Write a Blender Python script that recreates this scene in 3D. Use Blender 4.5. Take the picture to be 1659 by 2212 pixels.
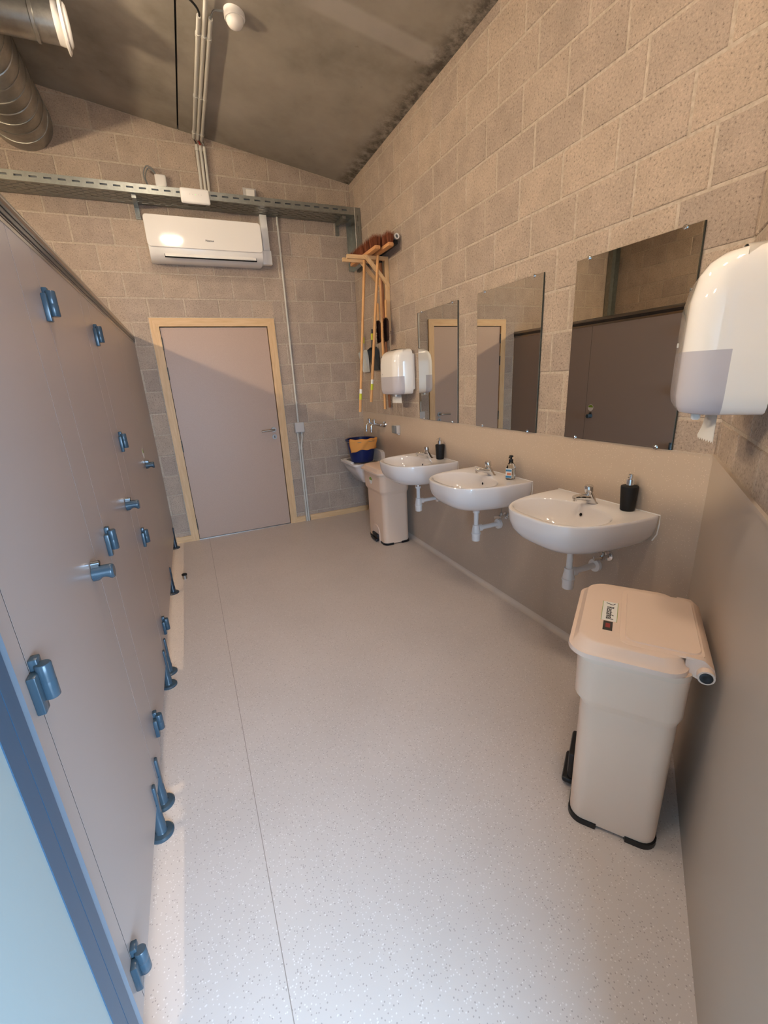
import bpy, bmesh, math, random
from mathutils import Vector, Matrix
random.seed(7)
PI = math.pi
for o in list(bpy.data.objects): bpy.data.objects.remove(o, do_unlink=True)
S = bpy.context.scene
COL = S.collection

# ------------------------------------------------------------------ camera
PITCH, YAW, ROLL, FPX = 0.3031, 0.4087, -0.0528, 922.8
CAM = Vector((-1.8255, -4.6627, 1.5192))
_f = Vector((math.sin(YAW)*math.cos(PITCH), math.cos(YAW)*math.cos(PITCH), -math.sin(PITCH)))
_r = Vector((math.cos(YAW), -math.sin(YAW), 0)); _u = _r.cross(_f)
_r2 = _r*math.cos(ROLL) + _u*math.sin(ROLL); _u2 = -_r*math.sin(ROLL) + _u*math.cos(ROLL)
cd = bpy.data.cameras.new('camera'); cam = bpy.data.objects.new('camera', cd); COL.objects.link(cam)
cd.sensor_fit = 'VERTICAL'; cd.sensor_height = 24.0; cd.lens = FPX/2212*24.0; cd.clip_start = 0.02
cam.matrix_world = Matrix(((_r2.x, _u2.x, -_f.x, CAM.x), (_r2.y, _u2.y, -_f.y, CAM.y), (_r2.z, _u2.z, -_f.z, CAM.z), (0, 0, 0, 1)))
S.camera = cam

# ------------------------------------------------------------------ world, exposure
w = bpy.data.worlds.new('sky'); S.world = w; w.use_nodes = True
bg = w.node_tree.nodes['Background']; bg.inputs[0].default_value = (0.43, 0.68, 1.0, 1); bg.inputs[1].default_value = 35.0
S.view_settings.view_transform = 'Standard'; S.view_settings.look = 'None'
S.view_settings.gamma = 1.0; S.view_settings.use_curve_mapping = False
S.view_settings.exposure = 0.06
S.cycles.max_bounces = 7; S.cycles.transmission_bounces = 5
CEIL_LAMP, CABIN_LAMP = 70.0, 460.0
WARM = (1.0, 0.83, 0.65); WARM2 = (1.0, 0.80, 0.55)

# near wall frame: local x runs along the wall from the corner towards the entrance, local -y points into the room
NWL, NWM = 3.687, 0.735
_h = math.hypot(1, NWM)
NU = Vector((-1/_h, -NWM/_h, 0)); NN = Vector((-NWM/_h, 1/_h, 0))
NROT = math.atan2(NU.y, NU.x); NORG = Vector((0, -NWL, 0))
def CZ(x): return 3.362 - 0.155*x          # ceiling height
# portal that guides daylight through the entrance opening (it emits nothing itself)
for (a0, a1, z0, z1) in ((1.78, 2.60, 0.0, 2.12),):
    ld = bpy.data.lights.new('daylight_portal', 'AREA'); ld.shape = 'RECTANGLE'; ld.size = a1-a0; ld.size_y = z1-z0
    ld.cycles.is_portal = True
    lo = bpy.data.objects.new('daylight_portal', ld); COL.objects.link(lo)
    c = NORG + NU*((a0+a1)/2) - NN*0.16; c.z = (z0+z1)/2
    zx = -NN; lo.matrix_world = Matrix.Translation(c) @ Matrix(((NU.x, 0, zx.x, 0), (NU.y, 0, zx.y, 0), (0, 1, 0, 0), (0, 0, 0, 1)))

# ------------------------------------------------------------------ materials
def srgb(r, g, b):
    f = lambda c: c/12.92 if c <= 0.04045 else ((c+0.055)/1.055)**2.4
    return (f(r/255), f(g/255), f(b/255), 1)
MATS = {}
def mat(name, col, rough=0.5, metal=0.0, spec=0.5, coat=0.0, trans=0.0, ior=1.45, emit=None, estr=0.0):
    m = bpy.data.materials.new(name); m.use_nodes = True; MATS[name] = m
    b = m.node_tree.nodes['Principled BSDF']
    b.inputs['Base Color'].default_value = col; b.inputs['Roughness'].default_value = rough
    b.inputs['Metallic'].default_value = metal; b.inputs['Specular IOR Level'].default_value = spec
    b.inputs['Coat Weight'].default_value = coat; b.inputs['Coat Roughness'].default_value = 0.05
    b.inputs['Transmission Weight'].default_value = trans; b.inputs['IOR'].default_value = ior
    if emit: b.inputs['Emission Color'].default_value = emit; b.inputs['Emission Strength'].default_value = estr
    return m
def nd(m, t, **k):
    n = m.node_tree.nodes.new(t)
    for a, v in k.items(): setattr(n, a, v)
    return n
def lk(m, a, b): m.node_tree.links.new(a, b)
def bsdf(m): return m.node_tree.nodes['Principled BSDF']
def coords(m, kind='Object', scale=None):
    t = nd(m, 'ShaderNodeTexCoord'); o = t.outputs[kind]
    if scale:
        mp = nd(m, 'ShaderNodeMapping'); mp.inputs['Scale'].default_value = scale; lk(m, o, mp.inputs[0]); o = mp.outputs[0]
    return o
def geo_pos(m):
    return nd(m, 'ShaderNodeNewGeometry').outputs['Position']
def noise(m, co, scale, detail=4, rough=0.55):
    n = nd(m, 'ShaderNodeTexNoise'); n.inputs['Scale'].default_value = scale; n.inputs['Detail'].default_value = detail
    n.inputs['Roughness'].default_value = rough; lk(m, co, n.inputs['Vector']); return n.outputs['Fac']
def ramp(m, fac, stops):
    r = nd(m, 'ShaderNodeValToRGB'); e = r.color_ramp.elements
    while len(e) < len(stops): e.new(0.5)
    for k, (p, c) in enumerate(stops): e[k].position = p; e[k].color = c
    lk(m, fac, r.inputs[0]); return r.outputs[0]
def mixc(m, fac, a, b, mode='MIX'):
    x = nd(m, 'ShaderNodeMix', data_type='RGBA', blend_type=mode)
    for sock, v in ((x.inputs[0], fac), (x.inputs[6], a), (x.inputs[7], b)):
        if hasattr(v, 'is_output'): lk(m, v, sock)
        else: sock.default_value = v
    return x.outputs[2]
def bump(m, h, strength, dist=0.003):
    b = nd(m, 'ShaderNodeBump'); b.inputs['Strength'].default_value = strength; b.inputs['Distance'].default_value = dist
    lk(m, h, b.inputs['Height']); lk(m, b.outputs[0], bsdf(m).inputs['Normal'])
G = lambda v: (v, v, v, 1)

# concrete blocks: pitted grey-beige, tone differs per block
def block_material(name, base):
    m = mat(name, base, 0.92, spec=0.2)
    co = geo_pos(m)
    inf = nd(m, 'ShaderNodeObjectInfo')
    n1 = noise(m, co, 105, 3, 0.75); n2 = noise(m, co, 7, 4)
    pit = ramp(m, n1, [(0.30, G(0.42)), (0.43, G(0.93)), (0.56, G(1.0)), (0.70, G(1.20))])
    c = mixc(m, 1.0, base, pit, 'MULTIPLY')
    big = ramp(m, n2, [(0.3, G(0.88)), (0.7, G(1.08))]); c = mixc(m, 1.0, c, big, 'MULTIPLY')
    per = ramp(m, inf.outputs['Random'], [(0.0, (0.90, 0.90, 0.92, 1)), (0.5, G(0.98)), (1.0, (1.08, 1.07, 1.04, 1))]); c = mixc(m, 1.0, c, per, 'MULTIPLY')
    lk(m, c, bsdf(m).inputs['Base Color'])
    bump(m, n1, 1.0, 0.006)
    return m
BLOCK = block_material('concrete_block', srgb(186, 168, 152))
m = MORTAR = mat('mortar', srgb(176, 164, 148), 0.95, spec=0.15)
n1 = noise(m, geo_pos(m), 60, 4); lk(m, ramp(m, n1, [(0.3, srgb(172, 157, 140)), (0.7, srgb(198, 184, 168))]), bsdf(m).inputs['Base Color']); bump(m, n1, 0.5, 0.002)

# vinyl flooring with tiny flecks, also run up the walls as a dado
def vinyl(name, base, dark, light, rough, wide):
    m = mat(name, base, rough, spec=0.45); co = geo_pos(m)
    v = nd(m, 'ShaderNodeTexVoronoi'); v.inputs['Scale'].default_value = 165; lk(m, co, v.inputs['Vector'])
    sep = nd(m, 'ShaderNodeSeparateColor'); lk(m, v.outputs['Color'], sep.inputs[0])
    near = nd(m, 'ShaderNodeMath', operation='LESS_THAN'); lk(m, v.outputs['Distance'], near.inputs[0]); near.inputs[1].default_value = wide
    selD = nd(m, 'ShaderNodeMath', operation='GREATER_THAN'); lk(m, sep.outputs[0], selD.inputs[0]); selD.inputs[1].default_value = 0.80
    selL = nd(m, 'ShaderNodeMath', operation='GREATER_THAN'); lk(m, sep.outputs[1], selL.inputs[0]); selL.inputs[1].default_value = 0.80
    a = nd(m, 'ShaderNodeMath', operation='MULTIPLY'); lk(m, near.outputs[0], a.inputs[0]); lk(m, selD.outputs[0], a.inputs[1])
    b = nd(m, 'ShaderNodeMath', operation='MULTIPLY'); lk(m, near.outputs[0], b.inputs[0]); lk(m, selL.outputs[0], b.inputs[1])
    n2 = noise(m, co, 2.2, 3)
    c = ramp(m, n2, [(0.3, tuple(x*0.96 for x in base[:3])+(1,)), (0.7, tuple(min(1, x*1.03) for x in base[:3])+(1,))])
    c = mixc(m, a.outputs[0], c, dark); c = mixc(m, b.outputs[0], c, light)
    lk(m, c, bsdf(m).inputs['Base Color'])
    n3 = noise(m, co, 500, 2); bump(m, n3, 0.12, 0.0006)
    return m
VINYL = vinyl('speckled_vinyl_floor', srgb(203, 190, 181), srgb(172, 158, 150), srgb(220, 210, 203), 0.34, 0.34)
DADO = vinyl('speckled_vinyl_dado', srgb(190, 171, 152), srgb(160, 141, 122), srgb(208, 191, 173), 0.42, 0.32)
PLAINDADO = mat('plain_vinyl_dado', srgb(186, 170, 154), 0.42)
SEAM = mat('vinyl_weld', srgb(150, 136, 126), 0.5)
COVE = mat('vinyl_cove', srgb(212, 198, 184), 0.4)

# ceiling concrete
m = CONC = mat('ceiling_concrete', srgb(150, 141, 131), 0.85, spec=0.25); co = geo_pos(m)
n1 = noise(m, co, 1.6, 5, 0.6); n2 = noise(m, co, 14, 5, 0.7); n3 = noise(m, co, 5, 3)
c = ramp(m, n1, [(0.28, srgb(132, 124, 112)), (0.5, srgb(164, 155, 142)), (0.75, srgb(180, 171, 158))])
st = ramp(m, n2, [(0.62, G(0.0)), (0.78, G(1.0))]); st2 = ramp(m, n3, [(0.55, G(0.0)), (0.7, G(1.0))])
mask = mixc(m, 1.0, st, st2, 'MULTIPLY'); c = mixc(m, mask, c, srgb(78, 70, 62))
# pale trowelled streak and the mouldy strip along the right-hand wall
sp = nd(m, 'ShaderNodeSeparateXYZ'); lk(m, co, sp.inputs[0])
def band(sock, lo, hi, soft):
    a = nd(m, 'ShaderNodeMapRange', interpolation_type='SMOOTHSTEP'); lk(m, sock, a.inputs[0])
    for k, v in ((1, lo-soft), (2, lo+soft), (3, 0.0), (4, 1.0)): a.inputs[k].default_value = v
    b = nd(m, 'ShaderNodeMapRange', interpolation_type='SMOOTHSTEP'); lk(m, sock, b.inputs[0])
    for k, v in ((1, hi-soft), (2, hi+soft), (3, 1.0), (4, 0.0)): b.inputs[k].default_value = v
    x = nd(m, 'ShaderNodeMath', operation='MULTIPLY'); lk(m, a.outputs[0], x.inputs[0]); lk(m, b.outputs[0], x.inputs[1]); return x.outputs[0]
s1 = nd(m, 'ShaderNodeMath', operation='MULTIPLY'); lk(m, band(sp.outputs[1], -1.86, -1.72, 0.02), s1.inputs[0]); lk(m, band(sp.outputs[0], -0.85, -0.06, 0.06), s1.inputs[1])
s2 = nd(m, 'ShaderNodeMath', operation='MULTIPLY'); lk(m, s1.outputs[0], s2.inputs[0]); s2.inputs[1].default_value = 0.55
c = mixc(m, s2.outputs[0], c, srgb(190, 182, 172))
mould = ramp(m, n2, [(0.36, G(0.0)), (0.6, G(0.8))])
e1 = nd(m, 'ShaderNodeMath', operation='MULTIPLY'); lk(m, band(sp.outputs[0], -0.10, 0.4, 0.08), e1.inputs[0]); lk(m, mould, e1.inputs[1])
c = mixc(m, e1.outputs[0], c, srgb(70, 62, 54))
lk(m, c, bsdf(m).inputs['Base Color']); bump(m, n2, 0.25, 0.003)
JOINT = mat('joint_dark', srgb(40, 37, 34), 0.9)

# woods
def wood(name, c0, c1, scale):
    m = mat(name, c0, 0.5); co = coords(m, 'Object', scale)
    n = noise(m, co, 6, 6, 0.6); lk(m, ramp(m, n, [(0.3, c0), (0.7, c1)]), bsdf(m).inputs['Base Color']); return m
MAPLE_V = wood('pale_wood_upright', srgb(208, 170, 124), srgb(224, 190, 146), (14, 14, 1.2))
MAPLE_H = wood('pale_wood_level', srgb(208, 170, 124), srgb(224, 190, 146), (1.2, 14, 14))
MAPLE_Y = wood('pale_wood_depth', srgb(210, 172, 124), srgb(228, 194, 150), (14, 1.2, 14))
ROD = wood('broomstick_wood', srgb(206, 150, 92), srgb(222, 172, 116), (30, 30, 2))
RODD = wood('dark_broomstick_wood', srgb(138, 84, 48), srgb(158, 102, 62), (30, 30, 2))
BROOMBLOCK = wood('broom_head_wood', srgb(196, 134, 82), srgb(214, 160, 108), (20, 2, 20))

m = DOORLEAF = mat('door_laminate', srgb(184, 158, 140), 0.42)
n1 = noise(m, geo_pos(m), 350, 2); lk(m, ramp(m, n1, [(0.3, srgb(180, 154, 136)), (0.7, srgb(190, 164, 146))]), bsdf(m).inputs['Base Color'])
m = HPL = mat('compact_laminate', srgb(157, 142, 134), 0.28, spec=0.5)
n1 = noise(m, geo_pos(m), 700, 2); bump(m, n1, 0.10, 0.0006)
RAILBLACK = mat('dark_rail', srgb(48, 44, 42), 0.30)
RAILALU = mat('rail_aluminium', srgb(150, 140, 130), 0.22, metal=0.9)
NYLON = mat('grey_blue_nylon', srgb(54, 70, 80), 0.24)
NYLOND = mat('dark_nylon', srgb(38, 48, 58), 0.32)
CHROME = mat('chrome', srgb(225, 225, 225), 0.10, metal=1.0)
DCHROME = mat('dark_chrome', srgb(120, 122, 124), 0.16, metal=1.0)
DSTEEL = mat('dark_steel', srgb(96, 92, 86), 0.38, metal=0.8)
STEEL = mat('brushed_steel', srgb(176, 172, 166), 0.32, metal=1.0)
def galv(name, c, rough):
    m = mat(name, c, rough, metal=0.85); n = noise(m, geo_pos(m), 26, 4, 0.7)
    lk(m, ramp(m, n, [(0.3, tuple(x*0.78 for x in c[:3])+(1,)), (0.7, c)]), bsdf(m).inputs['Base Color']); return m
GALV = galv('galvanised_sheet', srgb(172, 170, 164), 0.34)
GALVT = galv('galvanised_tray', srgb(160, 162, 156), 0.42)
BLACKVOID = mat('dark_inside', srgb(18, 18, 18), 0.8)
CERAM = mat('white_ceramic', srgb(238, 232, 228), 0.08, coat=0.4)
SILIC = mat('silicone_bead', srgb(244, 240, 234), 0.4)
WPLAST = mat('white_plastic', srgb(240, 236, 230), 0.25)
GLOSSW = mat('glossy_white_plastic', srgb(242, 236, 228), 0.07, coat=0.5)
PVCW = mat('white_pipe_plastic', srgb(236, 232, 228), 0.30)
CONDUIT = mat('conduit_grey', srgb(206, 202, 192), 0.40)
BOXGREY = mat('box_grey', srgb(196, 192, 188), 0.42)
GREYP = mat('grey_plastic', srgb(120, 122, 122), 0.35)
BEIGEP = mat('beige_plastic', srgb(238, 208, 182), 0.38)
BEIGELID = mat('beige_lid_plastic', srgb(232, 206, 186), 0.40)
BLACKP = mat('black_plastic', srgb(22, 22, 24), 0.35)
BLACKM = mat('matt_black', srgb(20, 19, 20), 0.6)
BLUEP = mat('navy_plastic', srgb(16, 34, 92), 0.35)
m = CLOTH = mat('orange_cloth', srgb(240, 168, 92), 0.95, spec=0.1); n1 = noise(m, geo_pos(m), 260, 3); bump(m, n1, 0.8, 0.004)
BRISTLE = mat('brown_bristle', srgb(124, 66, 38), 0.8)
BRISTLE2 = mat('dark_brown_bristle', srgb(84, 54, 40), 0.85)
PAPER = mat('paper', srgb(238, 234, 228), 0.8)
PINKP = mat('paper_roll', srgb(226, 214, 210), 0.8)
SMOKE = mat('smoky_window', srgb(222, 216, 220), 0.10, trans=0.30, ior=1.2)
MIRROR = mat('mirror_glass', (0.70, 0.68, 0.63, 1), 0.0, metal=1.0)
MIRROREDGE = mat('mirror_edge', srgb(60, 66, 62), 0.2)
CLEAR = mat('clear_plastic', (0.95, 0.97, 0.97, 1), 0.03, trans=1.0, ior=1.35)
GREENS = mat('green_print', srgb(128, 158, 42), 0.5)
YELLS = mat('yellow_print', srgb(206, 210, 60), 0.5)
WHITES = mat('white_print', srgb(238, 236, 230), 0.5)
BLUES = mat('blue_print', srgb(70, 140, 180), 0.5)
ORANS = mat('orange_print', srgb(236, 150, 110), 0.5)
INK = mat('ink', srgb(52, 52, 56), 0.6)
REDP = mat('red_print', srgb(150, 26, 30), 0.3)
BLUEALU = mat('blue_grey_aluminium', srgb(42, 66, 84), 0.34)
BLUEALU2 = mat('pale_blue_grey_edge', srgb(104, 124, 140), 0.34)
FROST = mat('frosted_glazing', srgb(132, 138, 134), 0.35)
LEDG = mat('green_led', srgb(90, 200, 110), 0.5, emit=srgb(90, 220, 110), estr=2.0)
LAMPC = mat('ceiling_lamp_diffuser', (1, 0.9, 0.8, 1), 0.4, emit=WARM+(1,), estr=CEIL_LAMP)
LAMPW = mat('cabin_lamp_diffuser', (1, 0.9, 0.8, 1), 0.4, emit=WARM2+(1,), estr=CABIN_LAMP)
PAVING = mat('paving', srgb(120, 116, 110), 0.9)

# ------------------------------------------------------------------ builders
class B:
    def __init__(s): s.v = []; s.f = []
    def add(s, vs, fs, M=None):
        o = len(s.v)
        s.v += [tuple(M @ Vector(v)) if M else tuple(v) for v in vs]
        s.f += [[i+o for i in f] for f in fs]; return s
    def box(s, x0, x1, y0, y1, z0, z1, M=None):
        vs = [(x, y, z) for z in (z0, z1) for y in (y0, y1) for x in (x0, x1)]
        return s.add(vs, [(0, 2, 3, 1), (4, 5, 7, 6), (0, 1, 5, 4), (2, 6, 7, 3), (0, 4, 6, 2), (1, 3, 7, 5)], M)
    def rbox(s, x0, x1, y0, y1, z0, z1, r, seg=3, M=None):
        bm = bmesh.new(); bmesh.ops.create_cube(bm, size=1)
        for v in bm.verts: v.co = ((x0+x1)/2+v.co.x*(x1-x0), (y0+y1)/2+v.co.y*(y1-y0), (z0+z1)/2+v.co.z*(z1-z0))
        bmesh.ops.bevel(bm, geom=bm.edges[:], offset=r, segments=seg, profile=0.5, affect='EDGES')
        bm.verts.index_update(); s.add([v.co[:] for v in bm.verts], [[v.index for v in f.verts] for f in bm.faces], M); bm.free(); return s
    def prism(s, poly, d0, d1, axis='y', M=None):     # poly in (a,b); axis is the extrusion axis
        n = len(poly)
        P = {'y': lambda a, b, d: (a, d, b), 'x': lambda a, b, d: (d, a, b), 'z': lambda a, b, d: (a, b, d)}[axis]
        vs = [P(a, b, d0) for a, b in poly] + [P(a, b, d1) for a, b in poly]
        fs = [list(range(n))[::-1], list(range(n, 2*n))] + [(i, (i+1) % n, n+(i+1) % n, n+i) for i in range(n)]
        return s.add(vs, fs, M)
    def loft(s, rings, cap0=True, cap1=True, close=True, M=None):
        n = len(rings[0]); vs = [p for r in rings for p in r]; fs = []
        for k in range(len(rings)-1):
            for i in range(n if close else n-1):
                j = (i+1) % n; fs.append((k*n+i, k*n+j, (k+1)*n+j, (k+1)*n+i))
        if cap0: fs.append(list(range(n))[::-1])
        if cap1: fs.append([(len(rings)-1)*n+i for i in range(n)])
        return s.add(vs, fs, M)
    def lathe(s, prof, c=(0, 0, 0), axis=(0, 0, 1), seg=24, cap=True, M=None):   # prof: (r, h)
        a = Vector(axis).normalized(); t = a.orthogonal().normalized(); b = a.cross(t); c = Vector(c)
        rings = [[tuple(c + a*h + (t*math.cos(2*PI*i/seg) + b*math.sin(2*PI*i/seg))*r) for i in range(seg)] for r, h in prof]
        return s.loft(rings, cap, cap, True, M)
    def cyl(s, p0, p1, r, r1=None, seg=16, M=None):
        d = Vector(p1)-Vector(p0); return s.lathe([(r, 0), (r if r1 is None else r1, d.length)], p0, d, seg, True, M)
    def tube(s, pts, r, seg=10, M=None):
        pts = [Vector(p) for p in pts]; rings = []; ref = None
        for k, p in enumerate(pts):
            d = (pts[min(k+1, len(pts)-1)] - pts[max(k-1, 0)]).normalized()
            if ref is None: ref = d.orthogonal().normalized()
            ref = (ref - d*ref.dot(d)).normalized(); b = d.cross(ref)
            rr = r[k] if isinstance(r, (list, tuple)) else r
            rings.append([tuple(p + (ref*math.cos(2*PI*i/seg) + b*math.sin(2*PI*i/seg))*rr) for i in range(seg)])
        return s.loft(rings, True, True, True, M)
    def mesh(s, name, smooth=True, ang=38):
        me = bpy.data.meshes.new(name); me.from_pydata(s.v, [], s.f)
        bm = bmesh.new(); bm.from_mesh(me); bmesh.ops.recalc_face_normals(bm, faces=bm.faces[:]); bm.to_mesh(me); bm.free()
        if smooth:
            for p in me.polygons: p.use_smooth = True
            me.set_sharp_from_angle(angle=math.radians(ang))
        me.update(); return me
def link(name, me, material=None, parent=None):
    o = bpy.data.objects.new(name, me); COL.objects.link(o)
    if me is not None and material is not None and not me.materials: me.materials.append(material)
    if parent is not None: o.parent = parent
    return o
def part(b, name, material, parent=None, world=False, smooth=True, label=None):
    if world and parent is not None:
        M = Matrix.Identity(4); p = parent
        while p is not None: M = p.matrix_basis @ M; p = p.parent
        inv = M.inverted(); b.v = [tuple(inv @ Vector(v)) for v in b.v]
    o = link(name, b.mesh(name, smooth), material, parent)
    if label: o['label'] = label
    return o
def tag(o, label, cat, group=None):
    o['label'] = label; o['category'] = cat
    if group: o['group'] = group
    return o
def thing(name, label, cat, loc=(0, 0, 0), rz=0.0, group=None):
    o = bpy.data.objects.new(name, None); COL.objects.link(o); o.location = loc; o.rotation_euler = (0, 0, rz); o.empty_display_size = 0.1
    return tag(o, label, cat, group)
def struct(name, loc=(0, 0, 0), rz=0.0):
    o = bpy.data.objects.new(name, None); COL.objects.link(o); o.location = loc; o.rotation_euler = (0, 0, rz); o['kind'] = 'structure'; o.empty_display_size = 0.1
    return o
def copy_tree(o, parent=None):
    c = o.copy(); COL.objects.link(c); c.parent = parent
    for ch in [x for x in bpy.data.objects if x.parent == o]: copy_tree(ch, c)
    return c
def text_mesh(body, size, depth=0.0006):
    cu = bpy.data.curves.new('lettering', 'FONT'); cu.body = body; cu.size = size; cu.extrude = depth; cu.align_x = 'CENTER'; cu.align_y = 'CENTER'; cu.resolution_u = 3
    ob = bpy.data.objects.new('lettering', cu); COL.objects.link(ob)
    dg = bpy.context.evaluated_depsgraph_get(); me = bpy.data.meshes.new_from_object(ob.evaluated_get(dg))
    bpy.data.objects.remove(ob); return me
def smooth_path(pts, n=6):
    P = [Vector(p) for p in pts]; out = []
    for i in range(len(P)-1):
        a, b, c, d = P[max(i-1, 0)], P[i], P[i+1], P[min(i+2, len(P)-1)]
        for k in range(n):
            t = k/n; out.append(0.5*((2*b)+(c-a)*t+(2*a-5*b+4*c-d)*t*t+(3*b-a-3*c+d)*t**3))
    out.append(P[-1]); return out

# ------------------------------------------------------------------ block walls
def clip(poly, a, b, c):            # keep a*x+b*z<=c
    out = []
    for i in range(len(poly)):
        p, q = poly[i], poly[(i+1) % len(poly)]
        fp, fq = a*p[0]+b*p[1]-c, a*q[0]+b*q[1]-c
        if fp <= 0: out.append(p)
        if (fp < 0 < fq) or (fq < 0 < fp):
            t = fp/(fp-fq); out.append((p[0]+(q[0]-p[0])*t, p[1]+(q[1]-p[1])*t))
    return out
BCACHE = {}
def block_mesh(poly):
    x0 = min(p[0] for p in poly); z0 = min(p[1] for p in poly)
    loc = [(round(p[0]-x0, 3), round(p[1]-z0, 3)) for p in poly]; key = tuple(loc)
    if key in BCACHE: return BCACHE[key], x0, z0
    cx = sum(p[0] for p in loc)/len(loc); cz = sum(p[1] for p in loc)/len(loc)
    ins = [(p[0]-math.copysign(min(0.004, abs(p[0]-cx)*0.4), p[0]-cx), p[1]-math.copysign(min(0.004, abs(p[1]-cz)*0.4), p[1]-cz)) for p in loc]
    b = B(); b.loft([[(p[0], 0.05, p[1]) for p in loc], [(p[0], 0.0035, p[1]) for p in loc], [(p[0], 0.0, p[1]) for p in ins]])
    me = b.mesh('brick', False); me.materials.append(BLOCK); BCACHE[key] = me; return me, x0, z0
def block_wall(parent, xa, xb, off_odd, off_even, zlo, ztop, slope=None, holes=(), keep=None):
    n = 0
    for k in range(-1, 20):
        zb = 0.1023 + 0.2*k + 0.005; zt = zb + 0.19
        off = off_odd if k % 2 else off_even
        j0 = math.floor((xa-off)/0.3)-1
        for j in range(j0, j0+40):
            x0 = off+0.3*j+0.005; x1 = x0+0.29
            if x1 <= xa+0.01 or x0 >= xb-0.01: continue
            rects = [(max(x0, xa), min(x1, xb), max(zb, zlo), min(zt, ztop))]
            for (hx0, hx1, hz0, hz1) in holes:
                nr = []
                for (a, b, c, d) in rects:
                    if b <= hx0 or a >= hx1 or d <= hz0 or c >= hz1: nr.append((a, b, c, d)); continue
                    if a < hx0: nr.append((a, hx0, c, d))
                    if b > hx1: nr.append((hx1, b, c, d))
                    if d > hz1: nr.append((max(a, hx0), min(b, hx1), hz1, d))
                    if c < hz0: nr.append((max(a, hx0), min(b, hx1), c, hz0))
                rects = nr
            for (a, b, c, d) in rects:
                if b-a < 0.015 or d-c < 0.015: continue
                if keep and not keep((a+b)/2, (c+d)/2): continue
                poly = [(a, c), (b, c), (b, d), (a, d)]
                if slope: poly = clip(poly, slope[0], 1.0, slope[1])
                if len(poly) < 3: continue
                me, ox, oz = block_mesh(poly)
                o = bpy.data.objects.new('brick', me); COL.objects.link(o); o.parent = parent
                o.location = (ox, random.uniform(-0.0012, 0.0012), oz); n += 1
    return n

# ------------------------------------------------------------------ setting
# floor: two vinyl sheets with a welded seam
fl = struct('floor')
OUT = [(0.0, -NWL), (0.0, 0.0), (-3.85, 0.0), (-3.85, -NWL-NWM*3.85)]
b = B(); b.prism([(0.2, 0.2), (-4.05, 0.2), (-4.05, -6.9), (0.2, -4.0)], -0.15, -0.004, 'z'); part(b, 'subfloor', MORTAR, fl, smooth=False)
XS = -1.838; ys = -NWL+NWM*XS
b = B(); b.prism([(0, -NWL), (0, 0), (XS+0.0012, 0), (XS+0.0012, ys)], -0.003, 0.0, 'z'); part(b, 'vinyl_sheet', VINYL, fl, smooth=False)
b = B(); b.prism([(XS-0.0012, ys), (XS-0.0012, 0), (-3.85, 0), (-3.85, -NWL-NWM*3.85)], -0.003, 0.0, 'z'); part(b, 'vinyl_sheet', VINYL, fl, smooth=False)
b = B(); b.box(XS-0.0012, XS+0.0012, ys, 0, -0.003, -0.0006); part(b, 'weld_seam', SEAM, fl, smooth=False)

# far wall with the door opening
DX0, DX1, DZ = -2.005, -0.893, 2.14
wf = struct('wall_far')
b = B()
for x0, x1, z0, z1 in ((-4.0, DX0, 0, CZ(-4.0)+0.1), (DX1, 0.15, 0, CZ(DX1)+0.1), (DX0, DX1, DZ, CZ(DX0)+0.1)): b.box(x0, x1, 0.0025, 0.16, z0, z1)
part(b, 'mortar_bed', MORTAR, wf, smooth=False)
block_wall(wf, -3.85, 0.0, -0.045, -0.190, 0.0, 9, slope=(0.155, 3.360), holes=((DX0-0.01, DX1+0.01, -1, DZ+0.01),), keep=lambda x, z: x > -2.2 or z > 1.85)
# right wall
wr = struct('wall_right', (0, 0, 0), -PI/2)          # local x = distance from the far corner, local y = +x
b = B(); b.box(-0.15, NWL+0.2, 0.0025, 0.16, 0, 3.5); part(b, 'mortar_bed', MORTAR, wr, smooth=False)
block_wall(wr, 0.0, NWL, 0.11, 0.21, 1.165, 3.362)
b = B(); b.box(0.002, NWL, -0.004, 0.004, 0.0, 1.165); part(b, 'dado_panel', DADO, wr, smooth=False)
b = B(); b.box(0.002, NWL, -0.006, 0.004, 1.165, 1.172); part(b, 'dado_edge', PLAINDADO, wr, smooth=False)
b = B(); b.loft([[(x, -0.004-0.030+0.030*math.sin(t), 0.030-0.030*math.cos(t)+0.0005) for t in [PI/2*k/6 for k in range(7)]] + [(x, -0.0035, 0.0002)] for x in (0.003, NWL-0.003)]); part(b, 'cove_skirting', COVE, wr)
# near wall (set at an angle) with the entrance opening
OX0, OX1 = 1.78, 2.60
wn = struct('wall_near', NORG, NROT)
b = B()
for x0, x1, z0, z1 in ((-0.1, OX0, 0, 3.9), (OX1, 4.9, 0, 4.2), (OX0, OX1, 2.12, 4.1)): b.box(x0, x1, 0.004, 0.20, z0, z1)
part(b, 'mortar_bed', MORTAR, wn, smooth=False)
block_wall(wn, 0.0, 3.0, 0.05, 0.20, 1.165, 9, slope=(-0.155/_h, 3.360), holes=((OX0-0.01, OX1+0.01, -1, 2.13),))
b = B(); b.box(0.004, OX0-0.03, -0.004, 0.004, 0.0, 1.165); part(b, 'dado_panel', PLAINDADO, wn, smooth=False)
b = B(); b.box(0.004, OX0-0.03, -0.010, 0.004, 1.165, 1.176); part(b, 'dado_edge', PLAINDADO, wn, smooth=False)
# left wall behind the cubicles
wl = struct('wall_left', (-3.85, 0, 0), PI/2)         # local x = world y, local -y = world +x
b = B(); b.box(-6.8, 0.1, 0.004, 0.16, 0, 4.05); part(b, 'mortar_bed', MORTAR, wl, smooth=False)
block_wall(wl, -3.2, 0.0, -0.11, -0.21, 1.9, 3.955)
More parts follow.
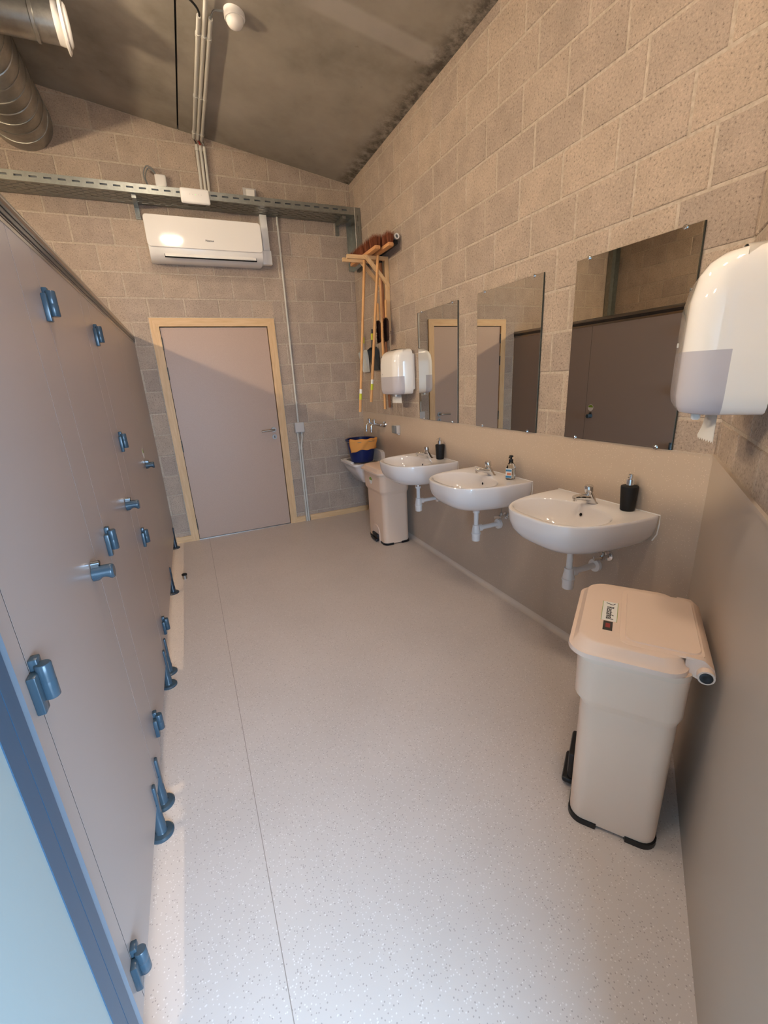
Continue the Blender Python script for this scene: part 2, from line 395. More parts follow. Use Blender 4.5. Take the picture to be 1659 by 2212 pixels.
# ceiling: two precast slabs with an open joint
ce = struct('ceiling')
def slab(x0, x1):
    b = B(); q = []
    for (x, y) in ((x0, 0.17), (x1, 0.17), (x1, -NWL+NWM*x1-0.25), (x0, -NWL+NWM*x0-0.25)): q.append((x, y))
    b.add([(x, y, CZ(x)) for x, y in q] + [(x, y, CZ(x)+0.2) for x, y in q], [(0, 1, 2, 3), (7, 6, 5, 4), (0, 4, 5, 1), (1, 5, 6, 2), (2, 6, 7, 3), (3, 7, 4, 0)])
    return b
part(slab(-1.499, 0.16), 'ceiling_slab', CONC, ce, smooth=False); part(slab(-4.05, -1.511), 'ceiling_slab', CONC, ce, smooth=False)
b = slab(-1.512, -1.498); b.v = [(x, y, z+0.03) for x, y, z in b.v]; part(b, 'joint_filler', JOINT, ce, smooth=False)
# ground outside the entrance
g = B(); g.box(-9, 4, -13, -3.9, -0.2, -0.16); o = part(g, 'ground_outside', PAVING, None, smooth=False); o['kind'] = 'structure'

b = B(); b.box(OX0-0.5, OX1+0.5, 0.20, 1.35, 2.20, 2.30); cn = part(b, 'added_shade_canopy', MORTAR, None, smooth=False); cn.location = NORG; cn.rotation_euler = (0, 0, NROT); cn['kind'] = 'structure'  # unseen canopy, added to keep steep skylight off the floor by the entrance

# door in the far wall
dr = struct('door_1', ((DX0+DX1)/2, 0, 0))
JW = 0.072
def W(b, name, m, par, **k): return part(b, name, m, par, world=True, **k)
b = B(); b.prism([(DX0, 0), (DX0+JW, 0), (DX0+JW, DZ-JW), (DX0, DZ)], -0.018, 0.10); W(b, 'frame_jamb', MAPLE_V, dr, smooth=False)
b = B(); b.prism([(DX1-JW, 0), (DX1, 0), (DX1, DZ), (DX1-JW, DZ-JW)], -0.018, 0.10); W(b, 'frame_jamb', MAPLE_V, dr, smooth=False)
b = B(); b.prism([(DX0, DZ), (DX0+JW, DZ-JW), (DX1-JW, DZ-JW), (DX1, DZ)], -0.018, 0.10); W(b, 'frame_head', MAPLE_H, dr, smooth=False)
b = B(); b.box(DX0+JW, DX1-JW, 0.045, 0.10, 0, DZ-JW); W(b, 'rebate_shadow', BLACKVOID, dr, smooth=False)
b = B(); b.box(DX0+JW+0.005, DX1-JW-0.007, -0.002, 0.038, 0.008, DZ-JW-0.008); leaf = W(b, 'door_leaf', DOORLEAF, dr, smooth=False)
b = B(); b.box(DX0+JW, DX1-JW, -0.01, 0.05, 0.0, 0.006); W(b, 'threshold', STEEL, dr, smooth=False)
for zz in (1.92, 1.66, 0.98, 0.17):
    b = B(); b.cyl((DX0+JW+0.002, -0.012, zz-0.055), (DX0+JW+0.002, -0.012, zz+0.055), 0.0072, seg=10); b.cyl((DX0+JW+0.002, -0.012, zz-0.002), (DX0+JW+0.002, -0.012, zz+0.002), 0.0082, seg=10); W(b, 'hinge', DSTEEL, leaf)
hx = DX1-JW-0.062
b = B(); b.cyl((hx, -0.002, 1.06), (hx, -0.012, 1.06), 0.026, seg=24); b.tube(smooth_path([(hx, -0.01, 1.06), (hx, -0.040, 1.06), (hx-0.012, -0.055, 1.06), (hx-0.06, -0.057, 1.058), (hx-0.132, -0.057, 1.056)], 5), 0.0095, 12); W(b, 'lever_handle', STEEL, leaf)
b = B(); b.cyl((hx, -0.002, 0.985), (hx, -0.012, 0.985), 0.025, seg=24); W(b, 'cylinder_rose', STEEL, leaf)
b = B(); b.rbox(hx-0.005, hx+0.005, -0.016, -0.011, 0.972, 0.998, 0.002, 1); W(b, 'key_cylinder', CHROME, leaf)
# skirting boards on the far wall
b = B(); b.box(DX1, -0.795, -0.016, 0.003, 0.0, 0.062); b.box(-0.735, -0.012, -0.016, 0.003, 0.0, 0.062); o = part(b, 'baseboard_far', MAPLE_H, None, smooth=False); o['kind'] = 'structure'
b = B(); b.box(-2.148, DX0, -0.016, 0.003, 0.0, 0.062); o = part(b, 'baseboard_far_corner', MAPLE_H, None, smooth=False); o['kind'] = 'structure'

# entrance door leaf, standing open along the cubicle front
d2 = struct('door_2', (-2.115, -4.45, 0))
YE = -3.975
b = B(); b.box(-2.140, -2.110, YE-0.024, YE, 0.02, 2.10); W(b, 'edge_profile', BLUEALU2, d2, smooth=False)
b = B(); b.box(-2.142, -2.106, YE-0.058, YE-0.0255, 0.02, 2.10); W(b, 'stile', BLUEALU, d2, smooth=False)
b = B(); b.box(-2.142, -2.106, YE-0.098, YE-0.0600, 0.02, 2.10); W(b, 'stile', BLUEALU, d2, smooth=False)
b = B(); b.box(-2.142, -2.106, -5.10, -5.02, 0.02, 2.10); W(b, 'stile', BLUEALU, d2, smooth=False)
b = B(); b.box(-2.142, -2.106, -5.02, YE-0.098, 0.02, 0.14); W(b, 'rail', BLUEALU, d2, smooth=False)
b = B(); b.box(-2.142, -2.106, -5.02, YE-0.098, 2.02, 2.10); W(b, 'rail', BLUEALU, d2, smooth=False)
b = B(); b.box(-2.132, -2.1075, -5.02, YE-0.098, 0.14, 2.02); W(b, 'glazing_pane', FROST, d2, smooth=False)
fr = struct('trim_1', NORG, NROT)
for (x0, x1, z0, z1) in ((OX0-0.02, OX0+0.04, 0, 2.12), (OX1-0.04, OX1+0.02, 0, 2.12), (OX0, OX1, 2.08, 2.14)):
    b = B(); b.box(x0, x1, -0.012, 0.10, z0, z1); part(b, 'entrance_frame', BLUEALU, fr, smooth=False)

# ------------------------------------------------------------------ lamps
def ceiling_lamp(x, y, label):
    z = CZ(x); t = thing('ceiling_lamp', label, 'lamp', (x, y, z), 0, 'round bulkhead lamps on the ceiling')
    b = B(); b.lathe([(0.15, -0.045), (0.15, 0.02)], seg=32); part(b, 'lamp_base', WPLAST, t)
    b = B(); b.lathe([(0.14*math.cos(a), -0.046-0.05*math.sin(a)) for a in [PI/2*k/8*0.98 for k in range(9)]], seg=32); part(b, 'diffuser', LAMPC, t)
ceiling_lamp(-1.86, -1.66, 'round white bulkhead lamp on the ceiling beside the conduit pipes')
ceiling_lamp(-1.62, -3.35, 'round white bulkhead lamp halfway along the ceiling')
ceiling_lamp(-1.30, -4.18, 'round white bulkhead lamp on the ceiling nearest the entrance')
def wall_lamp(y, label):
    t = thing('wall_lamp', label, 'lamp', (-3.852, y, 2.79), 0, 'bulkhead lamps above the cubicles')
    b = B(); b.rbox(0.0, 0.05, -0.14, 0.14, -0.07, 0.07, 0.015, 2); part(b, 'lamp_base', WPLAST, t)
    b = B(); b.rbox(0.05, 0.085, -0.12, 0.12, -0.05, 0.05, 0.015, 2); part(b, 'diffuser', LAMPW, t)
wall_lamp(-1.85, 'oblong bulkhead lamp on the left wall above the farther cubicles')
wall_lamp(-3.55, 'oblong bulkhead lamp on the left wall above the nearest cubicle')

# ------------------------------------------------------------------ toilet cubicle front
PX = -2.155; PT = 0.013; PZ0, PZ1 = 0.130, 1.925
SE = dict(f=-3.82, a=-3.20, b=-3.00, c=-2.375, d=-2.185, e=-1.20)
tp = thing('toilet_cubicle_unit', 'long brown laminate toilet cubicle front with three doors on the left', 'partition', (PX, -2.5, 0))
def panel(name, y0, y1, par=tp): b = B(); b.box(PX-PT, PX, y0+0.0016, y1-0.0016, PZ0, PZ1); return W(b, name, HPL, par, smooth=False)
for y0, y1 in ((-5.05, SE['f']), (SE['a'], SE['b']), (SE['c'], SE['d']), (SE['e'], -0.006)): panel('pilaster_panel', y0, y1)
for y in (-3.10, -2.28):
    b = B(); b.box(-3.84, PX-PT, y-0.0065, y+0.0065, PZ0, PZ1); W(b, 'divider_panel', HPL, tp, smooth=False)
for y in SE.values():
    b = B(); b.box(PX-PT-0.012, PX-PT-0.0005, y-0.018, y+0.018, PZ0, PZ1); b.box(PX-PT-0.001, PX-0.0004, y-0.0016, y+0.0016, PZ0, PZ1); W(b, 'seam_light_block', BLACKM, tp, smooth=False)  # black strips added to stop light leaking through and keep the seams dark
# head rail: dark channel between two bright lips
b = B(); b.box(PX-0.024, PX+0.003, -5.05, -0.004, 1.936, 1.942); b.box(PX-0.022, PX+0.001, -5.05, -0.004, 1.923, 1.936); W(b, 'rail_lip', RAILALU, tp, smooth=False)
b = B(); b.box(PX-0.026, PX+0.006, -5.05, -0.004, 1.942, 1.978); b.box(PX-0.026, PX+0.008, -5.05, -0.004, 1.957, 1.961); W(b, 'head_rail', RAILBLACK, tp, smooth=False)
b = B(); b.cyl((PX-0.009, -5.05, 1.980), (PX-0.009, -0.004, 1.980), 0.019, seg=16); W(b, 'rail_cap', RAILALU, tp)
for i, (hy, ly, nm) in enumerate(((SE['f'], SE['a'], 'a'), (SE['b'], SE['c'], 'b'), (SE['d'], SE['e'], 'c'))):
    d = panel('cubicle_door', hy, ly)
    for hz in (1.775, 1.03 if i < 2 else 1.30, 0.245) if i < 2 else (1.775, 1.285, 0.78, 0.245):
        # hinge leaves and barrel
        b = B(); b.rbox(PX, PX+0.014, hy-0.026, hy-0.001, hz-0.048, hz+0.028, 0.0025, 2); W(b, 'hinge_leaf', NYLON, d)
        b = B(); b.rbox(PX, PX+0.014, hy+0.001, hy+0.024, hz-0.028, hz+0.048, 0.0025, 2); W(b, 'hinge_leaf', NYLON, d)
        b = B(); b.lathe([(0.0115, 0), (0.013, 0.002), (0.013, 0.0335), (0.0125, 0.035), (0.013, 0.0365), (0.013, 0.068), (0.0115, 0.070)], (PX+0.020, hy+0.003, hz-0.032), seg=20); W(b, 'hinge_barrel', NYLON, d)
    ky = ly-0.075; kz = 1.02
    # knob with finger groove underneath
    prof = [(0.0215, 0), (0.022, 0.003), (0.022, 0.048), (0.0205, 0.0525), (0.016, 0.054)]
    b = B(); rings = []
    N = 28
    for k in range(15):
        h = 0.054*k/14; r = 0.022 - (0.004*max(0, (h-0.048)/0.006)**2); ring = []
        for n in range(N):
            a = 2*PI*n/N; yy, zz = r*math.cos(a), r*math.sin(a)
            if zz < 0 and 0.014 < h < 0.044: zz += 0.009*math.sin(PI*(h-0.014)/0.030)*(-zz/r)
            ring.append((PX+0.001+h, ky+yy, kz+zz))
        rings.append(ring)
    b.loft(rings); W(b, 'door_knob', NYLON, d)
    b = B(); b.lathe([(0.0085, 0), (0.0085, 0.021), (0.0065, 0.023)], (PX+0.002, ky, kz+0.030), (1, 0, 0), 16); b.box(PX+0.002, PX+0.021, ky-0.0085, ky+0.0085, kz+0.018, kz+0.030); W(b, 'lock_indicator', DCHROME, d)
    if i == 2:
        b = B(); b.lathe([(0.034, 0), (0.034, 0.0008)], (PX, ky+0.01, 1.105), (1, 0, 0), 28); st = W(b, 'round_sticker', WHITES, d)
        b = B(); b.prism([(ky+0.01+0.030*math.cos(a), 1.108+0.027*math.sin(a)) for a in [PI*k/12 for k in range(13)]], PX+0.0008, PX+0.0012, 'x'); W(b, 'sticker_print', GREENS, d)
# feet
for y in (-3.99, -3.28, -3.155, -2.405, -2.285, -1.215, -0.14):
    b = B(); b.lathe([(0.041, 0), (0.041, 0.006), (0.036, 0.011), (0.020, 0.013), (0.0185, 0.016), (0.0185, 0.055), (0.0175, 0.057), (0.016, 0.13), (0.0165, 0.14)], (PX-0.0065, y, 0.0), seg=24)
    b.rbox(PX-0.002, PX+0.010, y-0.012, y+0.012, 0.10, 0.215, 0.005, 2)
    W(b, 'support_foot', NYLOND if y > -2 else NYLON, tp)

# ------------------------------------------------------------------ air conditioner
AX0, AX1 = -1.895, -0.955
ac = thing('air_conditioner', 'white wall-mounted split air conditioner above the door', 'air conditioner', ((AX0+AX1)/2, 0, 2.58))
def rrect(x0, x1, z0, z1, r, n=5):
    out = []
    for cx, cz, a0 in ((x1-r, z0+r, -PI/2), (x1-r, z1-r, 0), (x0+r, z1-r, PI/2), (x0+r, z0+r, PI)):
        out += [(cx+r*math.cos(a0+PI/2*k/n), cz+r*math.sin(a0+PI/2*k/n)) for k in range(n+1)]
    return out
# body: side profile swept along the width
prof = [(0.0, 2.578), (-0.10, 2.572), (-0.150, 2.590), (-0.186, 2.628), (-0.196, 2.668), (-0.196, 2.86), (-0.185, 2.882), (0.0, 2.888)]
b = B(); xs = [(AX0+0.004, 0.985), (AX0+0.012, 1.0), (AX1-0.012, 1.0), (AX1-0.004, 0.985)]
b.loft([[(x, y*s, 2.73+(z-2.73)*s) for y, z in prof] for x, s in xs]); W(b, 'body', WPLAST, ac)
b = B(); rr = rrect(AX0, AX1, 2.662, 2.898, 0.028)
def acy(z): return -0.205-0.006*math.sin(PI*(z-2.662)/0.236)
b.loft([[(x, acy(z)+0.016, z) for x, z in rr], [(x, acy(z)+0.003, z) for x, z in rr], [(x-(0.004 if x > -1.4 else -0.004), acy(z)-0.001, 2.78+(z-2.78)*0.975) for x, z in rr]]); acp = W(b, 'front_panel', GLOSSW, ac)
ang = math.radians(42)
b = B(); M = Matrix.Translation((0, -0.176, 2.612)) @ Matrix.Rotation(-ang, 4, 'X'); b.box(AX0+0.115, AX1-0.065, -0.006, 0.004, -0.030, 0.032, M); W(b, 'louver_gap', BLACKVOID, ac, smooth=False)
b = B(); b.rbox(AX0+0.119, AX1-0.069, -0.011, -0.004, -0.027, 0.027, 0.003, 1, M); W(b, 'louver', WPLAST, ac)
me = text_mesh('Hisense', 0.022); lo = link('brand_lettering', me, INK, acp); lo.location = (-1.405-(AX0+AX1)/2, -0.2115, 2.728-2.58); lo.rotation_euler = (PI/2, 0, 0)
tr = thing('pipe_trunking', 'white pipe trunking at the right end of the air conditioner', 'trunking', (-0.90, 0, 2.60))
b = B(); b.rbox(-0.955+0.012, -0.855, -0.075, -0.002, 2.600, 2.720, 0.006, 2); W(b, 'elbow_cover', WPLAST, tr)
b = B(); b.rbox(-0.925, -0.862, -0.070, -0.002, 2.715, 3.012, 0.005, 2); W(b, 'trunking_duct', WPLAST, tr)

# ------------------------------------------------------------------ cable trays (perforated sheet)
def slotted(length, width, rows, sl, sw, pitch, stagger, P, th=0.0018):
    # strips between slots, local (a along length, b across); P maps (a,b,d) to xyz
    b = B(); edges = [0.0]
    for r in rows: edges += [r-sw/2, r+sw/2]
    edges.append(width)
    def quad(a0, a1, b0, b1):
        if a1-a0 < 1e-5 or b1-b0 < 1e-5: return
        b.add([P(a, c, d) for d in (0, th) for c in (b0, b1) for a in (a0, a1)], [(0, 2, 3, 1), (4, 5, 7, 6), (0, 1, 5, 4), (2, 6, 7, 3), (0, 4, 6, 2), (1, 3, 7, 5)])
    for k in range(len(edges)-1):
        if k % 2 == 0: quad(0, length, edges[k], edges[k+1])
        else:
            a = 0.0; s = (pitch/2 if stagger and (k//2) % 2 else 0.0)+pitch/2-sl/2
            while s+sl < length: quad(a, s, edges[k], edges[k+1]); a = s+sl; s += pitch
            quad(a, length, edges[k], edges[k+1])
    return b
TZ, TY0, TY1, TX0 = 3.016, -0.262, -0.012, -3.68
ct = thing('cable_tray', 'long perforated steel cable tray along the far wall above the air conditioner', 'cable tray', (-1.9, -0.14, TZ))
L = -0.066-TX0
W(slotted(L, 0.062, [0.034], 0.050, 0.012, 0.089, False, lambda a, c, d: (TX0+a, TY0-d, TZ+c)), 'front_flange', GALVT, ct, smooth=False)
W(slotted(L, 0.25, [0.035, 0.065, 0.095, 0.125, 0.155, 0.185, 0.215], 0.052, 0.010, 0.089, True, lambda a, c, d: (TX0+a, TY0+c, TZ+d)), 'tray_bed', GALVT, ct, smooth=False)
b = B(); b.box(TX0, -0.066, TY1-0.002, TY1, TZ, TZ+0.062); W(b, 'back_flange', GALVT, ct, smooth=False)
b = B(); b.box(TX0, -0.066, TY0-0.002, TY0+0.010, TZ+0.060, TZ+0.063); W(b, 'flange_lip', GALVT, ct, smooth=False)
for x in (-1.93, -0.16, -3.1):
    b = B(); b.box(x-0.016, x+0.016, -0.235, -0.004, TZ-0.028, TZ-0.002); b.box(x-0.018, x+0.018, -0.016, -0.002, TZ-0.11, TZ-0.002); b.cyl((x, -0.02, TZ-0.09), (x, -0.012, TZ-0.09), 0.010, seg=10); W(b, 'support_bracket', GALVT, ct, smooth=False)
vt = thing('vertical_cable_tray', 'short vertical steel cable tray down the far right corner', 'cable tray', (-0.03, -0.13, 2.58))
W(slotted(0.49, 0.058, [0.029], 0.050, 0.011, 0.089, False, lambda a, c, d: (-0.062+c, -0.262-d, 2.59+a)), 'front_flange', GALVT, vt, smooth=False)
b = B(); b.box(-0.006, -0.004, -0.262, -0.012, 2.59, 3.08); W(b, 'tray_bed', GALVT, vt, smooth=False)
b = B(); b.box(-0.062, -0.004, -0.014, -0.012, 2.59, 3.08); W(b, 'back_flange', GALVT, vt, smooth=False)
b = B(); b.cyl((-0.060, -0.262, 2.59), (-0.060, -0.262, 3.08), 0.006, seg=10); W(b, 'rolled_edge', GALV, vt)
lt = thing('corner_cable_tray', 'tall vertical steel tray in the far left corner behind the cubicles', 'cable tray', (-3.72, -0.05, 1.9))
b = B(); b.box(-3.70, -3.698, -0.07, -0.004, 1.2, 3.9); b.box(-3.84, -3.838, -0.07, -0.004, 1.2, 3.9); W(b, 'side_flange', GALVT, lt, smooth=False)
b = B(); b.box(-3.84, -3.698, -0.006, -0.003, 1.2, 3.9); W(b, 'tray_bed', GALVT, lt, smooth=False)

tc = thing('slot_darkening_cables', 'dark cables inside the long cable tray, mostly added to darken its slots', 'cable', (-1.9, -0.14, TZ+0.003))  # cables in the tray, most of them added so its slots look dark
for k, (yy, zz, rr_) in enumerate(((-0.245, 0.016, 0.012), (-0.236, 0.040, 0.011), (-0.215, 0.015, 0.011), (-0.190, 0.014, 0.010), (-0.150, 0.013, 0.010), (-0.105, 0.014, 0.011), (-0.065, 0.013, 0.010))):
    b = B(); b.tube(smooth_path([(TX0+0.05+(-0.12-TX0)*i/12, yy+random.uniform(-.003, .003), TZ+0.003+zz) for i in range(13)], 3), rr_, 8); W(b, 'cable', (BLACKP, GREYP, BLACKP, BLACKM, GREYP, BLACKP, BLACKM)[k], tc)

# router and boxes
rt = thing('wifi_router', 'white router with small green lights fixed to the cable tray', 'router', (-1.47, -0.28, 2.97))
b = B(); b.rbox(-1.585, -1.360, -0.302, -0.268, 2.970, 3.078, 0.014, 4); rc = W(b, 'router_case', WPLAST, rt)
for k in range(5):
    b = B(); b.box(-1.515+k*0.022, -1.511+k*0.022, -0.3026, -0.3015, 3.030, 3.034); W(b, 'status_light', LEDG if k in (2,) else BOXGREY, rc, smooth=False)
jb = thing('junction_box', 'small white junction box with looped cable above the cable tray', 'junction box', (-1.705, 0, 3.13))
b = B(); b.rbox(-1.750, -1.662, -0.050, -0.001, 3.10, 3.243, 0.012, 3); W(b, 'box_body', WPLAST, jb)
b = B(); b.tube(smooth_path([(-1.745, -0.03, 3.16), (-1.80, -0.05, 3.13), (-1.83, -0.05, 3.22), (-1.80, -0.05, 3.285), (-1.755, -0.05, 3.27), (-1.72, -0.04, 3.20), (-1.66, -0.05, 3.15), (-1.56, -0.10, 3.09), (-1.50, -0.2, 3.06)], 6), 0.0045, 8)
b.tube(smooth_path([(-1.79, -0.04, 3.11), (-1.82, -0.045, 3.2), (-1.785, -0.05, 3.275), (-1.74, -0.04, 3.24)], 6), 0.004, 8); W(b, 'cable', GREYP, jb)
jb2 = thing('square_box', 'square grey mounting box with white cover above the tray at right', 'junction box', (-0.975, 0, 3.1))
b = B(); b.box(-1.035, -0.920, -0.012, 0.001, 3.105, 3.228); W(b, 'back_plate', BOXGREY, jb2, smooth=False)
b = B(); b.rbox(-1.016, -0.938, -0.058, -0.010, 3.105, 3.205, 0.008, 3); W(b, 'cover', WPLAST, jb2)

# conduits on wall and ceiling
def conduit(name, label, pts, r, clips, group, m=CONDUIT):
    t = thing(name, label, 'conduit', pts[-1], 0, group)
    b = B(); b.tube(pts, r, 12); W(b, 'pipe', m, t)
    for c, d in clips:
        b = B(); b.cyl(Vector(c)-Vector(d)*0.012, Vector(c)+Vector(d)*0.012, r*1.28, seg=12); W(b, 'pipe_clip', m, t)
    return t
CN = ('leftmost', 'middle', 'rightmost')
for k, x in enumerate((-1.392, -1.361, -1.330)):
    zc = CZ(x)-0.038; ye = (-1.385, -2.6, -1.40)[k]
    conduit('ceiling_conduit', '%s of the three pale conduits running across the ceiling' % CN[k], [(x, -0.035, zc), (x, ye, zc)], 0.0125, [((x, y, zc), (0, 1, 0)) for y in (-0.12, -0.62, -1.24)], 'pale conduits on the ceiling')
    xx = (-1.382, -1.351, -1.321)[k]
    conduit('wall_conduit', '%s of the three short pale conduits between ceiling and cable tray' % CN[k], [(xx-0.010, -0.035, 3.09), (xx+0.002, -0.035, CZ(x)-0.085)], 0.0115, [((xx+0.001, -0.035, 3.46), (0, 0, 1)), ((xx-0.009, -0.035, 3.15), (0, 0, 1))], 'short conduits above the tray')
    t = thing('wire_bundle', '%s wire bend joining ceiling conduit and wall conduit' % ('dark', 'red', 'grey')[k], 'wire', (x, -0.035, CZ(x)-0.07))
    b = B(); b.tube(smooth_path([(x, -0.06, zc), (x, -0.034, zc-0.008), (xx+0.002, -0.032, zc-0.03), (xx, -0.035, CZ(x)-0.10)], 5), 0.005, 8); W(b, 'wire', (BLACKP, REDP, GREYP)[k], t)
zc = CZ(-1.392)-0.038
t = thing('lamp_cable', 'black flexible cable leaving the left ceiling conduit', 'cable', (-1.392, -1.39, zc)); b = B(); b.tube(smooth_path([(-1.392, -1.35, zc), (-1.392, -1.41, zc), (-1.43, -1.46, zc+0.01), (-1.55, -1.53, zc+0.03), (-1.74, -1.62, CZ(-1.74)-0.02)], 6), 0.006, 8); W(b, 'cable', BLACKP, t)
t = thing('sensor_cable', 'thin grey cable looping from right ceiling conduit to the sensor', 'cable', (-1.33, -1.40, zc)); b = B(); b.tube(smooth_path([(-1.33, -1.37, zc-0.01), (-1.33, -1.415, zc-0.01), (-1.315, -1.45, zc), (-1.28, -1.46, zc), (-1.245, -1.455, zc+0.01)], 6), 0.005, 8); W(b, 'cable', GREYP, t)
ms = thing('motion_sensor', 'white domed motion sensor on the concrete ceiling', 'sensor', (-1.205, -1.46, CZ(-1.205)))
b = B(); b.lathe([(0.058, 0.02), (0.058, -0.028), (0.054, -0.034)], seg=32); part(b, 'sensor_base', WPLAST, ms)
b = B(); b.lathe([(0.050*math.cos(a), -0.034-0.042*math.sin(a)) for a in [PI/2*k/8*0.98 for k in range(9)]], seg=32); part(b, 'sensor_dome', GLOSSW, ms)
conduit('switch_conduit', 'long pale conduit from the cable tray down to the switch box', [(-0.755, -0.018, 3.02), (-0.762, -0.018, 1.115)], 0.0095, [((-0.758, -0.018, z), (0, 0, 1)) for z in (2.96, 2.56, 1.93, 1.32)], None)
t = thing('switch_box', 'square pale grey box on the wall right of the door', 'box', (-0.757, 0, 1.06)); b = B(); b.rbox(-0.808, -0.707, -0.045, -0.001, 1.008, 1.115, 0.006, 2); W(b, 'box_body', BOXGREY, t); b = B(); b.rbox(-0.803, -0.712, -0.049, -0.044, 1.013, 1.110, 0.002, 1); W(b, 'box_lid', BOXGREY, t)
for k, (x0, x1) in enumerate(((-0.782, -0.780), (-0.736, -0.757))):
    conduit('lower_conduit', ('left', 'right')[k]+' one of two pale conduits from the switch box to the floor', [(x0, -0.020, 1.01), (x0, -0.020, 0.95), (x1, -0.020, 0.86), (x1, -0.020, 0.0)], 0.0095, [((x1, -0.020, z), (0, 0, 1)) for z in (0.84, 0.36)], 'conduits under the switch box')

# ------------------------------------------------------------------ ventilation duct
DUX, DUZ, DUR = -2.60, 3.505, 0.20
vd = thing('ventilation_duct', 'large spiral galvanised ventilation duct with a short branch and valve', 'duct', (DUX, -1.5, DUZ-DUR))
b = B(); b.cyl((DUX, -4.4, DUZ), (DUX, -0.002, DUZ), DUR, seg=48); W(b, 'main_duct', GALV, vd)
b = B(); pts = []
turn = 0.125; N = int(4.3/turn*40)
for i in range(N): a = 2*PI*i/40; pts.append((DUX+(DUR+0.001)*math.cos(a), -0.03-turn*i/40, DUZ+(DUR+0.001)*math.sin(a)))
b.tube(pts, 0.0046, 5); W(b, 'spiral_seam', GALV, vd)
BY, BZ, BR = -1.13, 3.50, 0.088
b = B(); b.cyl((DUX+0.12, BY, BZ), (-2.10, BY, BZ), BR, seg=40); W(b, 'branch_duct', GALV, vd)
b = B(); b.lathe([(BR+0.002, 0), (BR+0.008, 0.004), (BR+0.008, 0.018), (BR+0.002, 0.022)], (-2.245, BY, BZ), (1, 0, 0), 40); W(b, 'clamp_band', GALV, vd)
b = B(); b.rbox(-2.250, -2.220, BY-0.03, BY+0.03, BZ+BR, BZ+BR+0.03, 0.006, 2); W(b, 'clamp_bolt', STEEL, vd)
b = B(); b.lathe([(0.088, -0.03), (0.092, 0.0), (0.122, 0.006), (0.124, 0.012), (0.112, 0.020), (0.086, 0.012)], (-2.105, BY, BZ), (1, 0, 0), 40, cap=False); W(b, 'valve_ring', WPLAST, vd)
b = B(); b.lathe([(0.02, 0.0), (0.084, 0.020), (0.092, 0.028), (0.080, 0.036), (0.01, 0.040)], (-2.105, BY, BZ), (1, 0, 0), 40); W(b, 'valve_disc', WPLAST, vd)

# ------------------------------------------------------------------ mirrors
WHICH = ('farthest', 'middle', 'nearest')
for k, (y0, y1) in enumerate(((-1.935, -1.358), (-2.738, -2.163), (-3.526, -2.952))):
    t = thing('wall_mirror', ('narrow-looking frameless mirror beside the far towel dispenser', 'middle frameless mirror of the three above the washbasins', 'nearest and largest-looking frameless mirror of the three')[k], 'mirror', (0, (y0+y1)/2, 1.172), 0, 'mirrors above the washbasins')
    b = B(); b.box(-0.010, -0.002, y0, y1, 1.172, 2.005); W(b, 'mirror_back', MIRROREDGE, t, smooth=False)
    b = B(); b.box(-0.0115, -0.010, y0+0.001, y1-0.001, 1.173, 2.004); W(b, 'mirror_glass', MIRROR, t, smooth=False)
    for yy in (y0+0.07, y1-0.07):
        for zz in (1.176, 2.003):
            b = B(); b.lathe([(0.009, 0), (0.009, 0.004), (0.006, 0.007)], (-0.0112, yy, zz), (-1, 0, 0), 14); b.box(-0.013, -0.002, yy-0.007, yy+0.007, zz-0.004, zz+0.008); W(b, 'mirror_clip', CHROME, t)

